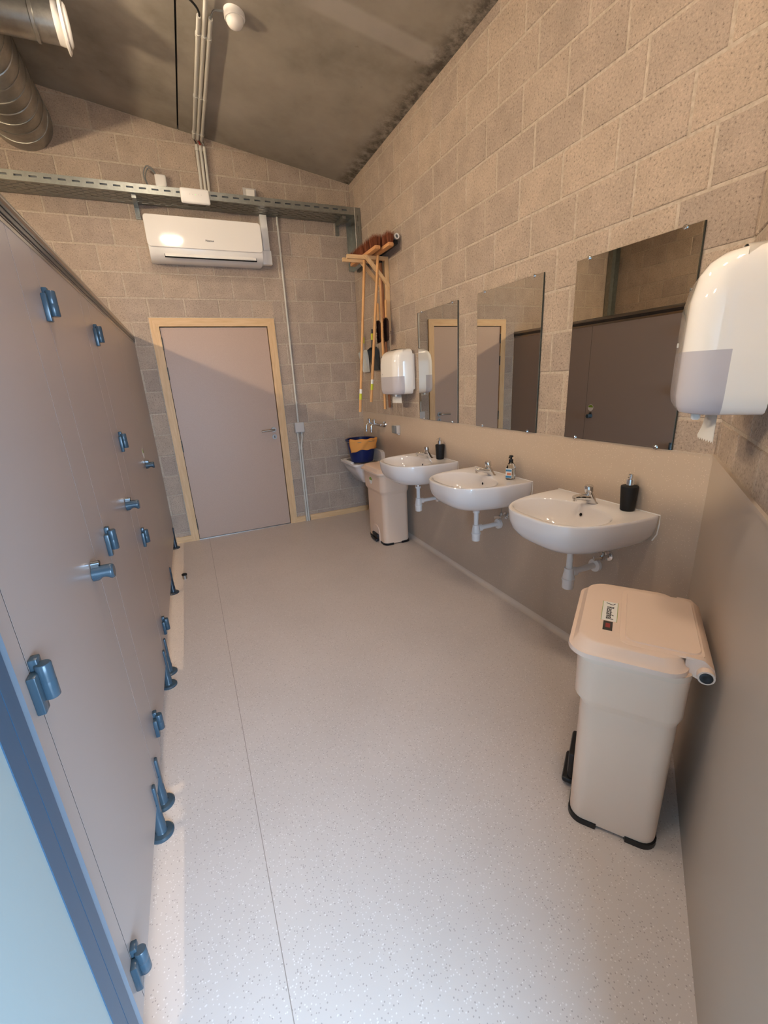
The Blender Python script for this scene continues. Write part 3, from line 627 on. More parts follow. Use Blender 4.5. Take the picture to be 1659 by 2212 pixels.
# ------------------------------------------------------------------ washbasins with tap, trap and valve
def supers(cx, rx, ry, n, N, a0=0.0):
    out = []
    for i in range(N):
        a = 2*PI*i/N; c, s = math.cos(a), math.sin(a)
        out.append((cx+rx*math.copysign(abs(c)**(2/n), c), ry*math.copysign(abs(s)**(2/n), s)))
    return out
def basin(yc, label):
    t = thing('washbasin', label, 'washbasin', (0, yc, 0.69), 0, 'wall-hung washbasins')
    N = 96; cx = -0.25
    # outer outline around the bowl centre
    outer = []
    for k in range(241):
        a = PI*k/240; outer.append((-0.49*abs(math.sin(a))**(2/2.7) - 0.001, 0.290*math.copysign(abs(math.cos(a))**(2/3.2), math.cos(a))))
    outer = [( -0.001, 0.0)] + outer + [(-0.001, 0.0)]
    def cast(poly, ang):
        d = (math.cos(ang), math.sin(ang)); best = None
        for i in range(len(poly)-1):
            p, q = poly[i], poly[i+1]; ex, ey = q[0]-p[0], q[1]-p[1]
            den = d[0]*ey-d[1]*ex
            if abs(den) < 1e-12: continue
            px, py = p[0]-cx, p[1]
            tt = (px*ey-py*ex)/den; u = (px*d[1]-py*d[0])/den
            if tt > 0 and -1e-6 <= u <= 1+1e-6 and (best is None or tt > best): best = tt
        return (cx+d[0]*best, d[1]*best)
    ring = [cast(outer, 2*PI*i/N) for i in range(N)]
    def R(z, s, sx=None):
        sx = s if sx is None else sx
        return [(min(x*sx, -0.001), y*s, z-0.69) for x, y in ring]
    rings = [R(0.690, 0.16, 0.50), R(0.6915, 0.36, 0.60), R(0.702, 0.56, 0.72), R(0.722, 0.74, 0.835), R(0.750, 0.87, 0.915), R(0.785, 0.95, 0.968), R(0.825, 0.988, 0.992), R(0.868, 1.0, 1.0), R(0.876, 0.997, 0.998), R(0.880, 0.985, 0.99)]
    bx, by0 = -0.298, 0.0
    def bowl(z, s, drop=0.0):
        return [(bx+drop+x*s, y*s, z-0.69) for x, y in [(0.163*math.copysign(abs(math.cos(a))**(2/2.5), math.cos(a)), 0.238*math.copysign(abs(math.sin(a))**(2/2.5), math.sin(a))) for a in [2*PI*i/N for i in range(N)]]]
    rings += [bowl(0.8795, 1.02), bowl(0.877, 1.0), bowl(0.868, 0.975), bowl(0.835, 0.92), bowl(0.795, 0.84), bowl(0.762, 0.70, 0.01), bowl(0.743, 0.50, 0.025), bowl(0.736, 0.25, 0.05), bowl(0.735, 0.10, 0.07)]
    b = B(); b.loft(rings); part(b, 'basin_body', CERAM, t)
    b = B(); b.lathe([(0.026, 0), (0.026, 0.004), (0.018, 0.006)], (-0.222, 0, 0.047), seg=24); part(b, 'drain', CHROME, t)
    b = B(); b.lathe([(0.0115, -0.004), (0.0115, 0.0025), (0.008, 0.0025), (0.008, -0.004)], (-0.150, -0.0, 0.142), (-1, 0, 0.25), 20, cap=False); part(b, 'overflow_ring', CHROME, t)
    b = B(); b.lathe([(0.008, 0), (0.008, 0.001)], (-0.1495, -0.0, 0.142), (-1, 0, 0.25), 16); part(b, 'overflow_hole', BLACKVOID, t)
    pts = [(-0.0015, 0.292, 0.105), (-0.0015, 0.2925, 0.19), (-0.0015, -0.2925, 0.19), (-0.0015, -0.2925, 0.15), (-0.0015, -0.288, 0.10), (-0.0015, -0.27, 0.065)]
    b = B(); b.tube(pts, 0.0042, 6); part(b, 'silicone_bead', SILIC, t)
    return t
def tap(yc, label):
    t = thing('basin_tap', label, 'tap', (-0.088, yc, 0.880), 0, 'push taps on the washbasins')
    b = B(); b.loft([[(0.010-k*0.010+r*math.cos(a), r*math.sin(a), z) for a in [2*PI*i/24 for i in range(24)]] for k, (r, z) in enumerate(((0.025, 0.0), (0.0245, 0.006), (0.022, 0.03), (0.020, 0.052)))]); part(b, 'tap_body', CHROME, t)
    b = B(); b.tube(smooth_path([(-0.005, 0, 0.030), (-0.05, 0, 0.038), (-0.095, 0, 0.046), (-0.118, 0, 0.047)], 4), [0.019]*3+[0.016]*3+[0.0135]*4+[0.0125]*3, 16); b.cyl((-0.113, 0, 0.044), (-0.113, 0, 0.030), 0.0095, seg=14); part(b, 'spout', CHROME, t)
    b = B(); b.lathe([(0.016, 0), (0.016, 0.010), (0.020, 0.014), (0.021, 0.040), (0.017, 0.046)], (-0.020, 0, 0.050), (-0.16, 0, 1), 24); part(b, 'push_button', CHROME, t)
def trap(yc, label):
    t = thing('bottle_trap', label, 'trap', (-0.200, yc, 0.445), 0, 'white bottle traps')
    b = B(); b.lathe([(0.022, 0), (0.022, 0.030)], (0, 0, 0.215), seg=20); part(b, 'chrome_tail', CHROME, t)
    b = B(); b.lathe([(0.023, 0.197), (0.023, 0.213), (0.0155, 0.214)], seg=20); b.cyl((0, 0, 0.10), (0, 0, 0.20), 0.0155, seg=18); part(b, 'tail_pipe', PVCW, t)
    b = B(); b.lathe([(0.024, 0.0), (0.0275, 0.003), (0.0285, 0.045), (0.0315, 0.046), (0.0315, 0.056), (0.0285, 0.058), (0.027, 0.075), (0.0225, 0.100), (0.0225, 0.112), (0.018, 0.113)], seg=24); part(b, 'trap_cup', PVCW, t)
    b = B(); b.cyl((0.018, 0, 0.085), (0.045, 0, 0.085), 0.0225, seg=20); b.cyl((0.04, 0, 0.085), (0.196, 0, 0.085), 0.0155, seg=18); part(b, 'outlet_pipe', PVCW, t)
    b = B(); b.lathe([(0.016, 0), (0.034, 0.004), (0.034, 0.022), (0.030, 0.024)], (0.172, 0, 0.085), (1, 0, 0), 28); part(b, 'wall_flange', PVCW, t)
def valve(yc, label):
    t = thing('angle_valve', label, 'valve', (0, yc-0.068, 0.605), 0, 'chrome angle valves')
    b = B(); b.lathe([(0.027, 0.004), (0.024, 0.012), (0.010, 0.016), (0.010, 0.045), (0.013, 0.046), (0.013, 0.060)], (0, 0, 0), (-1, 0, 0), 24); part(b, 'valve_body', CHROME, t)
    b = B(); b.lathe([(0.007, 0), (0.007, 0.02), (0.012, 0.021), (0.012, 0.044), (0.009, 0.046)], (-0.050, 0.0, 0), (-0.8, 0.45, -0.1), 14); part(b, 'valve_knob', CHROME, t)
    b = B(); b.lathe([(0.009, 0), (0.009, 0.02), (0.005, 0.021)], (-0.050, 0, 0.008), (0, 0, 1), 12); b.tube(smooth_path([(-0.050, 0, 0.03), (-0.050, 0.0, 0.06), (-0.06, 0.02, 0.10), (-0.07, 0.03, 0.12)], 4), 0.004, 8); part(b, 'supply_hose', STEEL, t)
BY_ = (-1.643, -2.441, -3.226)
for k, yc in enumerate(BY_):
    wh = ('farthest', 'middle', 'nearest')[k]
    basin(yc, ('farthest white ceramic washbasin, beside the pedal bin', 'middle white ceramic washbasin of the row', 'nearest white ceramic washbasin, with the larger black soap bottle')[k])
    tap(yc, 'chrome push tap on the %s washbasin' % wh)
    trap(yc, 'white plastic bottle trap under the %s washbasin' % wh)
    valve(yc, 'small chrome angle valve under the %s washbasin' % wh)

# soap bottles
def soap(x, y, label):
    t = thing('soap_dispenser', label, 'soap dispenser', (x, y, 0.8805), 0.35, 'black soap dispensers')
    b = B(); b.lathe([(0.027, 0), (0.0305, 0.003), (0.0335, 0.05), (0.0370, 0.108), (0.0360, 0.114), (0.030, 0.117), (0.018, 0.119)], seg=36); part(b, 'bottle', BLACKM, t)
    b = B(); b.lathe([(0.0165, 0.117), (0.0165, 0.146), (0.013, 0.148)], seg=28); part(b, 'pump_collar', CHROME, t)
    b = B(); b.lathe([(0.0095, 0.147), (0.0105, 0.168), (0.008, 0.170)], seg=24); b.tube([(0, 0, 0.163), (-0.025, 0, 0.164), (-0.038, 0, 0.160), (-0.042, 0, 0.157)], [0.0035, 0.003, 0.0025, 0.0022], 8); part(b, 'pump_head', CHROME, t)
soap(-0.046, -3.388, 'black soap dispenser with chrome pump on the nearest washbasin')
soap(-0.046, -1.740, 'black soap dispenser with chrome pump on the farthest washbasin')
hs = thing('hand_soap_bottle', 'clear plastic pump bottle with black cap on the middle washbasin', 'bottle', (-0.062, -2.600, 0.8805), 0.5)
def rr2(w, d, r, n=4): return [(x, z) for x, z in rrect(-w/2, w/2, -d/2, d/2, r, n)]
b = B(); b.loft([[(x, y, z) for x, y in rr2(w_, d_, r_)] for z, w_, d_, r_ in ((0, 0.058, 0.040, 0.012), (0.003, 0.064, 0.046, 0.015), (0.075, 0.064, 0.046, 0.015), (0.088, 0.056, 0.040, 0.015), (0.102, 0.030, 0.028, 0.012), (0.108, 0.024, 0.024, 0.0115))]); hb = part(b, 'bottle', CLEAR, hs)
b = B(); b.loft([[(x, y, z) for x, y in rr2(0.056, 0.038, 0.012)] for z in (0.004, 0.06)]); part(b, 'soap_gel', CLEAR, hs)
b = B(); b.rbox(-0.0330, -0.0322, -0.019, 0.019, 0.012, 0.072, 0.0003, 1); part(b, 'label', WHITES, hb)
b = B(); b.box(-0.0336, -0.0330, -0.018, 0.018, 0.014, 0.026); part(b, 'label_stripe', BLUES, hb, smooth=False)
b = B(); b.box(-0.0336, -0.0330, -0.016, 0.010, 0.031, 0.046); part(b, 'label_stripe', ORANS, hb, smooth=False)
b = B(); b.box(-0.0336, -0.0330, -0.018, 0.018, 0.054, 0.066); part(b, 'label_stripe', BLUES, hb, smooth=False)
b = B(); b.lathe([(0.0135, 0.104), (0.0135, 0.124), (0.006, 0.125), (0.006, 0.138), (0.013, 0.139), (0.013, 0.146), (0.008, 0.149)], seg=20); b.tube([(0, 0, 0.142), (-0.02, 0, 0.143), (-0.036, 0, 0.138)], [0.006, 0.005, 0.0035], 8); part(b, 'pump', BLACKP, hs)

# ------------------------------------------------------------------ towel dispensers
def towel_dispenser(loc, rz, label, mark):
    # local: -y out of the wall, x across, z up; origin at bottom centre on the wall
    t = thing('towel_dispenser', label, 'towel dispenser', loc, rz, 'white paper towel dispensers')
    Wd, H, D = 0.337, 0.372, 0.203
    b = B(); b.rbox(-0.155, 0.155, -0.045, -0.001, 0.035, 0.33, 0.012, 3); part(b, 'back_case', WPLAST, t)
    def sec(z, inset, dep):
        w2 = Wd/2-inset; pts = []
        r = 0.062
        ycap = -dep
        pts.append((w2, -0.03)); pts.append((w2, -0.112))
        for k in range(9):
            a = PI/2*k/8; pts.append((w2-r+r*math.cos(a), ycap+r-r*math.sin(a)*1.0))
        for k in range(9):
            a = PI/2*k/8; pts.append((-w2+r-r*math.sin(a), ycap+r-r*math.cos(a)))
        pts.append((-w2, -0.112)); pts.append((-w2, -0.03))
        return [(x, y, z) for x, y in pts]
    zsp = 0.150
    up = [(zsp, 0.0, D), (0.26, 0.0, D-0.002), (0.315, 0.002, D-0.012), (0.340, 0.008, D-0.028), (0.357, 0.020, D-0.050), (0.368, 0.045, D-0.085), (0.372, 0.075, D-0.115)]
    b = B(); b.loft([sec(*u) for u in up]); cov = part(b, 'cover', GLOSSW, t)
    # lower cheeks (white sides) and smoky window in front
    lowz = [(0.0, 0.035, D-0.030), (0.006, 0.016, D-0.012), (0.02, 0.006, D-0.004), (0.045, 0.0, D), (zsp, 0.0, D)]
    for sgn in (1, -1):
        b = B(); rings = []
        for u in lowz:
            s = sec(*u); s = s if sgn > 0 else s[::-1]
            rings.append(s[:2] + [(s[1][0]-sgn*0.03, s[1][1], s[1][2]), (s[0][0]-sgn*0.03, s[0][1], s[0][2])])
        b.loft(rings); part(b, 'side_cheek', GLOSSW, t)
    b = B(); rings = []
    for u in lowz:
        s = sec(*u)[1:-1]; rings.append(s + [(p[0]*0.97, p[1]+0.006, p[2]) for p in s[::-1]])
    b.loft(rings); part(b, 'smoky_window', SMOKE, t)
    b = B(); b.cyl((-0.105, -0.100, 0.105), (0.105, -0.100, 0.105), 0.075, seg=36); part(b, 'paper_roll', PINKP, t)
    b = B(); b.rbox(-0.115, 0.115, -0.165, -0.03, 0.004, 0.020, 0.004, 1); part(b, 'cutter_bar', WPLAST, t)
    b = B(); nx = 26; xs = [-0.085+0.17*k/nx for k in range(nx+1)]; 
    top = []; rowz = [0.012, -0.022, -0.050, -0.074]
    vs = []; fs = []
    for r_, z in enumerate(rowz):
        for k, x in enumerate(xs):
            tear = 0.0 if r_ < 3 else (0.004 if k % 2 else -0.003)
            vs.append((x*(1+0.02*r_), -0.108-0.004*r_*math.sin(k/nx*PI*1.3)-0.003*r_, z+tear))
    n = nx+1; off = len(vs); vs += [(x, y+0.0006, z) for x, y, z in vs]
    for r_ in range(3):
        for k in range(nx):
            a = r_*n+k; fs += [(a, a+1, a+n+1, a+n), (off+a, off+a+n, off+a+n+1, off+a+1)]
    b.add(vs, fs); part(b, 'paper_towel', PAPER, t)
    b = B(); b.rbox(0.055, 0.075, -0.16, -0.14, -0.018, 0.006, 0.004, 1); part(b, 'release_tab', WPLAST, t)
    b = B(); b.prism([(-0.112, 0.316), (-0.096, 0.316), (-0.096, 0.319), (-0.106, 0.321), (-0.106, 0.309), (-0.109, 0.309)], -D-0.0008+0.012, -D+0.011+0.002); part(b, 'emblem', GREYP, cov, smooth=False)
    b = B(); b.box(-0.090, -0.079, -D-0.0006, -D+0.001, 0.166, 0.178); b.box(-0.087, -0.082, -D-0.0010, -D, 0.169, 0.175); part(b, 'lock_mark', BOXGREY, cov, smooth=False)
    return t
towel_dispenser((-0.002, -1.130, 1.378), -PI/2, 'white towel dispenser beside the far mirror and brooms', 0)
p_ = NORG + NU*0.595; towel_dispenser((p_.x, p_.y, 1.393), NROT, 'large white towel dispenser on the near right wall, closest to view', 1)

# ------------------------------------------------------------------ pedal bins
def pedal_bin(loc, rz, label, far):
    # local: +y towards the wall behind, -y front (pedal), origin on floor at centre
    t = thing('pedal_bin', label, 'bin', loc, rz, 'beige pedal bins')
    def rr(w, y0, y1, r, n=6): return rrect(-w/2, w/2, y0, y1, r, n)
    secs = [(0.012, 0.392, -0.130, 0.130, 0.045), (0.03, 0.396, -0.132, 0.132, 0.048), (0.490, 0.398, -0.134, 0.134, 0.050), (0.495, 0.399, -0.135, 0.135, 0.050), (0.522, 0.430, -0.151, 0.141, 0.056), (0.530, 0.433, -0.152, 0.142, 0.056), (0.69, 0.440, -0.155, 0.143, 0.057)]
    if not far:
        b = B(); b.loft([[(x, y, z) for x, y in rr(w_, a, c_, r_)] for z, w_, a, c_, r_ in secs]); part(b, 'bin_body', BEIGEP, t)
    else:
        # pedal recess cut into the front foot of the body
        b = B(); b.loft([[(x, y, z) for x, y in rr(w_, a, c_, r_)] for z, w_, a, c_, r_ in secs]); body = part(b, 'bin_body', BEIGEP, t)
        b = B(); b.prism([(-0.085, 0.10), (-0.085, 0.0), (0.085, 0.0), (0.085, 0.10), (0.06, 0.145), (0.03, 0.16), (-0.03, 0.16), (-0.06, 0.145)], -0.139, -0.128); part(b, 'pedal_recess', BEIGELID, t, smooth=False)
    b = B(); b.loft([[(x, y, z) for x, y in rr(w_, -0.1575, 0.145, 0.057)] for w_, z in ((0.4425, 0.668), (0.444, 0.688))]); part(b, 'bin_liner', mat('liner_film', srgb(238, 212, 188), 0.15) if 'liner_film' not in MATS else MATS['liner_film'], t)
    # lid: flared skirt, raised field with rounded front, second raised field at the hinge
    def lidring(w, yf, yb, z, r, bow):
        pts = rr(w, yf, yb, r, 7); return [(x, y-(bow*(1-(x/(w/2))**2) if y < (yf+yb)/2 else 0), z) for x, y in pts]
    b = B(); b.loft([lidring(0.452, -0.165, 0.128, 0.684, 0.055, 0.012), lidring(0.470, -0.176, 0.132, 0.690, 0.060, 0.014), lidring(0.468, -0.175, 0.132, 0.704, 0.060, 0.014), lidring(0.448, -0.164, 0.126, 0.708, 0.055, 0.014), lidring(0.420, -0.150, 0.118, 0.733, 0.055, 0.014), lidring(0.405, -0.142, 0.112, 0.736, 0.052, 0.014)]); lid = part(b, 'lid', BEIGELID, t)
    b = B(); b.loft([[(x, y, z) for x, y in rr(w_, -0.035+i_, 0.165-j_, 0.03)] for z, w_, i_, j_ in ((0.734, 0.372, -0.012, 0.0), (0.7375, 0.366, -0.010, 0.0), (0.739, 0.340, 0.004, 0.006), (0.743, 0.336, 0.006, 0.008))]); part(b, 'lid_rear_field', BEIGELID, t)
    b = B(); prof_ = [(0.12, 0.740), (0.160, 0.738), (0.187, 0.715), (0.192, 0.695), (0.183, 0.678), (0.165, 0.672), (0.12, 0.690)]
    b.prism(prof_, -0.185, 0.185, 'x'); part(b, 'hinge_housing', BEIGELID, t)
    for sgn in (-1, 1):
        b = B(); b.cyl((sgn*0.183, 0.168, 0.698), (sgn*0.205, 0.168, 0.698), 0.0205, seg=24); part(b, 'hinge_arm', BEIGELID, t)
        b = B(); b.lathe([(0.0155, 0), (0.0155, 0.002), (0.013, 0.003), (0.005, 0.001)], (sgn*0.205, 0.168, 0.698), (sgn, 0, 0), 24); part(b, 'hinge_cap', BLACKP, t)
    for sx in (-1, 1):
        for sy in (-1, 1):
            b = B(); rings = []
            arc = [(sx*(0.202-0.047), sy*0.135)] + [(sx*(0.202-0.047+0.048*math.sin(a)), sy*(0.135-0.047+0.048*math.cos(a))) for a in [PI/2*k/6 for k in range(7)]] + [(sx*0.203, sy*0.045)]
            arc = [(sx*0.09, sy*0.135)] + arc
            inn = [(x*0.93, y*0.90) for x, y in arc]
            b.loft([[(x, y, z) for x, y in arc+inn[::-1]] for z in (0.0, 0.020)]); part(b, 'rubber_foot', BLACKP, t)
    b = B(); b.rbox(-0.072, 0.072, -0.172, -0.125, 0.012, 0.036, 0.010, 2); b.rbox(-0.066, 0.066, -0.156, -0.128, 0.030, 0.080 if far else 0.15, 0.010, 2); part(b, 'pedal', BLACKP, t)
    b = B(); b.rbox(-0.03, 0.03, 0.134, 0.150, 0.03, 0.07, 0.006, 1); part(b, 'rear_stop', BLACKP, t)
    if not far:
        b = B(); b.rbox(-0.062, 0.068, -0.100, -0.056, 0.7362, 0.7370, 0.0003, 1); part(b, 'paper_label', WHITES, lid, label='white paper label reading Restafval')
        for (x0, x1, y0, y1) in ((-0.064, 0.070, -0.1015, -0.100), (-0.064, 0.070, -0.056, -0.0545)):
            b = B(); b.box(x0, x1, y0, y1, 0.7362, 0.7368); part(b, 'label_edge', GREENS, lid, smooth=False)
        me = text_mesh('Restafval', 0.027); o = link('label_lettering', me, INK, lid); o.location = (0.016, -0.078, 0.7374); o.scale = (0.90, 1.15, 1)
        o.rotation_euler = (0, 0, 0)
        b = B(); b.tube(smooth_path([(-0.052, -0.090, 0.7374), (-0.042, -0.072, 0.7374), (-0.052, -0.064, 0.7374)], 5), 0.0012, 6); part(b, 'label_mark', INK, lid)
        b = B(); b.rbox(0.072, 0.128, -0.093, -0.066, 0.7362, 0.7372, 0.0003, 1); part(b, 'dark_sticker', BLACKP, lid, label='small black and red sticker')
        b = B(); b.box(0.086, 0.112, -0.086, -0.073, 0.7372, 0.7376); part(b, 'sticker_print', REDP, lid, smooth=False)
    else:
        b = B(); b.lathe([(0.036, 0), (0.036, 0.001)], (-0.02, -0.1545, 0.605), (0, -1, 0), 28); part(b, 'round_sticker', WHITES, t)
        b = B(); b.prism([(-0.02+0.032*math.cos(a), 0.607+0.030*math.sin(a)) for a in [PI*k/12 for k in range(13)]], -0.1566, -0.1552); part(b, 'sticker_print', GREENS, t, smooth=False)
    return t
p_ = NORG + NU*0.588 + NN*0.212
pedal_bin((p_.x, p_.y, 0.0), NROT, 'beige pedal bin labelled Restafval in the near right corner', False)
pedal_bin((-0.198, -1.005, 0.0), -PI/2, 'beige pedal bin beside the farthest washbasin', True)

# ------------------------------------------------------------------ utility sink corner
ss = thing('utility_sink', 'white ceramic utility sink in the far right corner', 'sink', (0, -0.32, 0.45))
def urr(x0, x1, y0, y1, r, z): return [(x, y, z) for x, y in rrect(x0, x1, y0, y1, r, 5)]
b = B(); b.loft([urr(-0.20, -0.002, -0.46, -0.18, 0.05, 0.450), urr(-0.23, -0.002, -0.49, -0.15, 0.05, 0.462), urr(-0.315, -0.002, -0.545, -0.095, 0.06, 0.60), urr(-0.335, -0.002, -0.555, -0.085, 0.05, 0.645), urr(-0.350, -0.002, -0.562, -0.078, 0.04, 0.655), urr(-0.352, -0.002, -0.564, -0.076, 0.04, 0.672), urr(-0.345, -0.004, -0.558, -0.082, 0.04, 0.678), urr(-0.305, -0.060, -0.520, -0.120, 0.04, 0.674), urr(-0.285, -0.070, -0.50, -0.14, 0.04, 0.56), urr(-0.22, -0.10, -0.44, -0.20, 0.04, 0.50)]); W(b, 'sink_body', CERAM, ss)
b = B(); pr = [(-0.562, 0.66), (-0.562, 0.745), (-0.55, 0.775), (-0.52, 0.79), (-0.12, 0.79), (-0.09, 0.775), (-0.078, 0.745), (-0.078, 0.66)]; b.prism(pr, -0.045, -0.002, 'x'); W(b, 'splash_back', CERAM, ss)
b = B(); b.rbox(-0.350, -0.315, -0.45, -0.19, 0.672, 0.690, 0.008, 2); W(b, 'rim_guard', WPLAST, ss)
b = B()
for k in range(6): b.cyl((-0.31, -0.48+k*0.064, 0.676), (-0.055, -0.48+k*0.064, 0.676), 0.005, seg=8)
for x in (-0.29, -0.07): b.cyl((x, -0.50, 0.670), (x, -0.14, 0.670), 0.005, seg=8)
W(b, 'bucket_grid', STEEL, ss)
bk = thing('bucket', 'dark blue plastic bucket standing on the utility sink', 'bucket', (-0.198, -0.390, 0.682))
b = B(); b.lathe([(0.112, 0.0), (0.118, 0.004), (0.152, 0.205), (0.153, 0.225), (0.166, 0.226), (0.168, 0.236), (0.164, 0.240), (0.149, 0.238), (0.146, 0.20), (0.113, 0.012), (0.02, 0.010)], seg=40); part(b, 'bucket_body', BLUEP, bk)
b = B(); b.tube([(0.170*math.cos(a), 0.170*math.sin(a), 0.222-0.0*math.sin(a)) for a in [PI*0.95+PI*1.1*k/24 for k in range(25)]], 0.003, 6); part(b, 'bucket_handle', STEEL, bk)
cl = B(); nu, nv = 26, 22; vs = []; fs = []
for i in range(nu+1):
    a = math.radians(206+118*i/nu)
    for j in range(nv+1):
        s = j/nv
        if s < 0.30: rr_ = 0.150-0.010*(1-s/0.30)-0.004; z = 0.17+0.075*(s/0.30)
        elif s < 0.42: k = (s-0.30)/0.12; rr_ = 0.148+0.028*k; z = 0.245+0.006*math.sin(PI*k)
        else: k = (s-0.42)/0.58; rr_ = 0.176-0.010*k+0.004*math.sin(7*a+4*k); z = 0.245-(0.105+0.035*max(0, 1-i/nu*3))*k
        rr_ += 0.0025*math.sin(13*a+9*s); vs.append((rr_*math.cos(a), rr_*math.sin(a), z+0.004*math.sin(9*a)))
n = nv+1
for i in range(nu):
    for j in range(nv): a_ = i*n+j; fs.append((a_, a_+1, a_+n+1, a_+n))
cl.add(vs, fs); o = part(cl, 'cleaning_cloth', CLOTH); o.location = bk.location; tag(o, 'orange cleaning cloth hung over the rim of the blue bucket', 'cloth')
sm = o.modifiers.new('thickness', 'SOLIDIFY'); sm.thickness = 0.004
wt = thing('wall_taps', 'pair of chrome bib taps on the wall above the blue bucket', 'tap', (-0.01, -0.45, 1.07))
b = B(); b.lathe([(0.030, 0.0), (0.026, 0.010), (0.012, 0.014), (0.012, 0.05)], (-0.004, -0.60, 1.068), (-1, 0, 0), 20); b.cyl((-0.055, -0.61, 1.068), (-0.055, -0.33, 1.068), 0.010, seg=14); W(b, 'manifold', CHROME, wt)
for y in (-0.345, -0.478):
    b = B(); b.tube(smooth_path([(-0.055, y, 1.068), (-0.078, y, 1.070), (-0.100, y, 1.055), (-0.108, y, 1.025), (-0.108, y, 1.005)], 4), 0.010, 12); b.lathe([(0.014, 0), (0.014, 0.02), (0.010, 0.022)], (-0.108, y, 0.985), (0, 0, 1), 14); b.cyl((-0.070, y, 1.072), (-0.070, y, 1.098), 0.009, seg=12); W(b, 'bib_tap', CHROME, wt)
    b = B(); b.lathe([(0.012, 0), (0.020, 0.004), (0.021, 0.018), (0.012, 0.024)], (-0.070, y, 1.096), (0, 0, 1), 10); W(b, 'tap_handle', CHROME, wt)
so = thing('wall_socket', 'grey weatherproof wall socket with hinged flap below the far dispenser', 'socket', (0, -0.91, 1.0))
b = B(); b.rbox(-0.045, -0.003, -0.955, -0.875, 1.005, 1.085, 0.006, 2); W(b, 'socket_case', BOXGREY, so)
b = B(); b.rbox(-0.062, -0.043, -0.952, -0.878, 1.010, 1.083, 0.006, 2); W(b, 'socket_flap', GREYP, so)
b = B(); b.rbox(-0.030, -0.008, -0.955, -0.935, 0.992, 1.007, 0.003, 1); W(b, 'cable_gland', BOXGREY, so)

# ------------------------------------------------------------------ broom rack and tools
rk = thing('broom_rack', 'wooden wall bracket holding brooms in the far corner', 'rack', (0, -0.78, 2.0))
for y in (-0.835, -0.725):
    b = B(); b.box(-0.385, -0.004, y-0.011, y+0.011, 2.500, 2.530); W(b, 'arm', MAPLE_H, rk, smooth=False)
    b = B(); b.box(-0.040, -0.004, y-0.011, y+0.011, 1.93, 2.500); W(b, 'upright', MAPLE_V, rk, smooth=False)
    yo = y-0.022 if y < -0.8 else y+0.022
    b = B(); b.prism([(-0.245, 2.530), (-0.205, 2.530), (-0.006, 2.315), (-0.006, 2.275)], min(y, yo)-0.002, max(y, yo)-0.000, 'y'); W(b, 'brace', MAPLE_V, rk, smooth=False)
def brush_fill(b, x0, x1, y0, y1, z0, h, flare, n, seed):
    rnd = random.Random(seed)
    for i in range(n):
        x = rnd.uniform(x0, x1); y = rnd.uniform(y0, y1); fx = (x-(x0+x1)/2)/(x1-x0)*2; fy = (y-(y0+y1)/2)/(y1-y0)*2
        hh = h*rnd.uniform(0.93, 1.05); a = rnd.uniform(0, PI); w_ = 0.0022
        tx, ty = x+fx*flare+rnd.uniform(-.002, .002), y+fy*flare*0.6+rnd.uniform(-.002, .002)
        b.add([(x-w_*math.cos(a), y-w_*math.sin(a), z0), (x+w_*math.cos(a), y+w_*math.sin(a), z0), (tx, ty, z0+hh)], [(0, 1, 2)])
def broom(x, yc, z, ln, rod_b, label, rodmat, seed, stick=True):
    t = thing('broom', label, 'broom', rod_b, 0, 'brooms on the rack')
    b = B(); b.rbox(x-0.026, x+0.026, yc-ln/2, yc+ln/2, z, z+0.030, 0.010, 2); W(b, 'broom_head', BROOMBLOCK, t)
    b = B(); b.box(x-0.020, x+0.020, yc-ln/2+0.012, yc+ln/2-0.012, z+0.028, z+0.090); brush_fill(b, x-0.024, x+0.024, yc-ln/2+0.008, yc+ln/2-0.008, z+0.028, 0.088, 0.012, 1800, seed); br = W(b, 'bristles', BRISTLE, t, smooth=False); br['kind'] = 'stuff'
    b = B(); b.cyl(rod_b, (x, yc, z+0.012), 0.0125, seg=14); stk = W(b, 'stick', rodmat, t)
    if stick:
        a = Vector(rod_b); d = (Vector((x, yc, z))-a).normalized()
        b = B(); b.cyl(a+d*0.17, a+d*0.21, 0.0129, seg=14); W(b, 'sticker_white', WHITES, stk)
        b = B(); b.cyl(a+d*0.115, a+d*0.17, 0.0129, seg=14); W(b, 'sticker_green', YELLS, stk)
broom(-0.185, -0.74, 2.530, 0.60, (-0.315, -0.728, 1.222), 'outermost broom on the rack, brown bristles up and stick hanging lowest', ROD, 1)
broom(-0.112, -0.87, 2.530, 0.54, (-0.190, -0.718, 1.306), 'second broom on the rack with brown bristles, close behind the outermost', ROD, 2)
sq = thing('floor_squeegee', 'long grey floor squeegee lying across the rack against the wall', 'squeegee', (-0.10, -0.85, 1.24))
b = B(); b.cyl((-0.045, -1.10, 2.612), (-0.045, -0.22, 2.570), 0.020, seg=18); W(b, 'squeegee_bar', GREYP, sq)
b = B(); b.prism([(-1.09, 2.590), (-1.09, 2.560), (-0.23, 2.535), (-0.23, 2.560)], -0.060, -0.030, 'x'); W(b, 'rubber_blade', BLACKP, sq, smooth=False)
b = B(); b.lathe([(0.022, 0), (0.022, 0.012), (0.013, 0.012), (0.013, 0.002)], (-0.045, -1.100, 2.612), (0, -1, 0), 18, cap=False); W(b, 'bar_end', WPLAST, sq)
b = B(); b.cyl((-0.088, -0.812, 1.235), (-0.055, -0.775, 2.55), 0.0125, seg=14); W(b, 'stick', ROD, sq)
mp = thing('mop_stick', 'dark brown wooden stick hanging closest to the wall on the rack', 'stick', (-0.028, -0.79, 1.245))
b = B(); b.cyl((-0.028, -0.792, 1.245), (-0.055, -0.79, 2.50), 0.0125, seg=14); W(b, 'stick', RODD, mp)
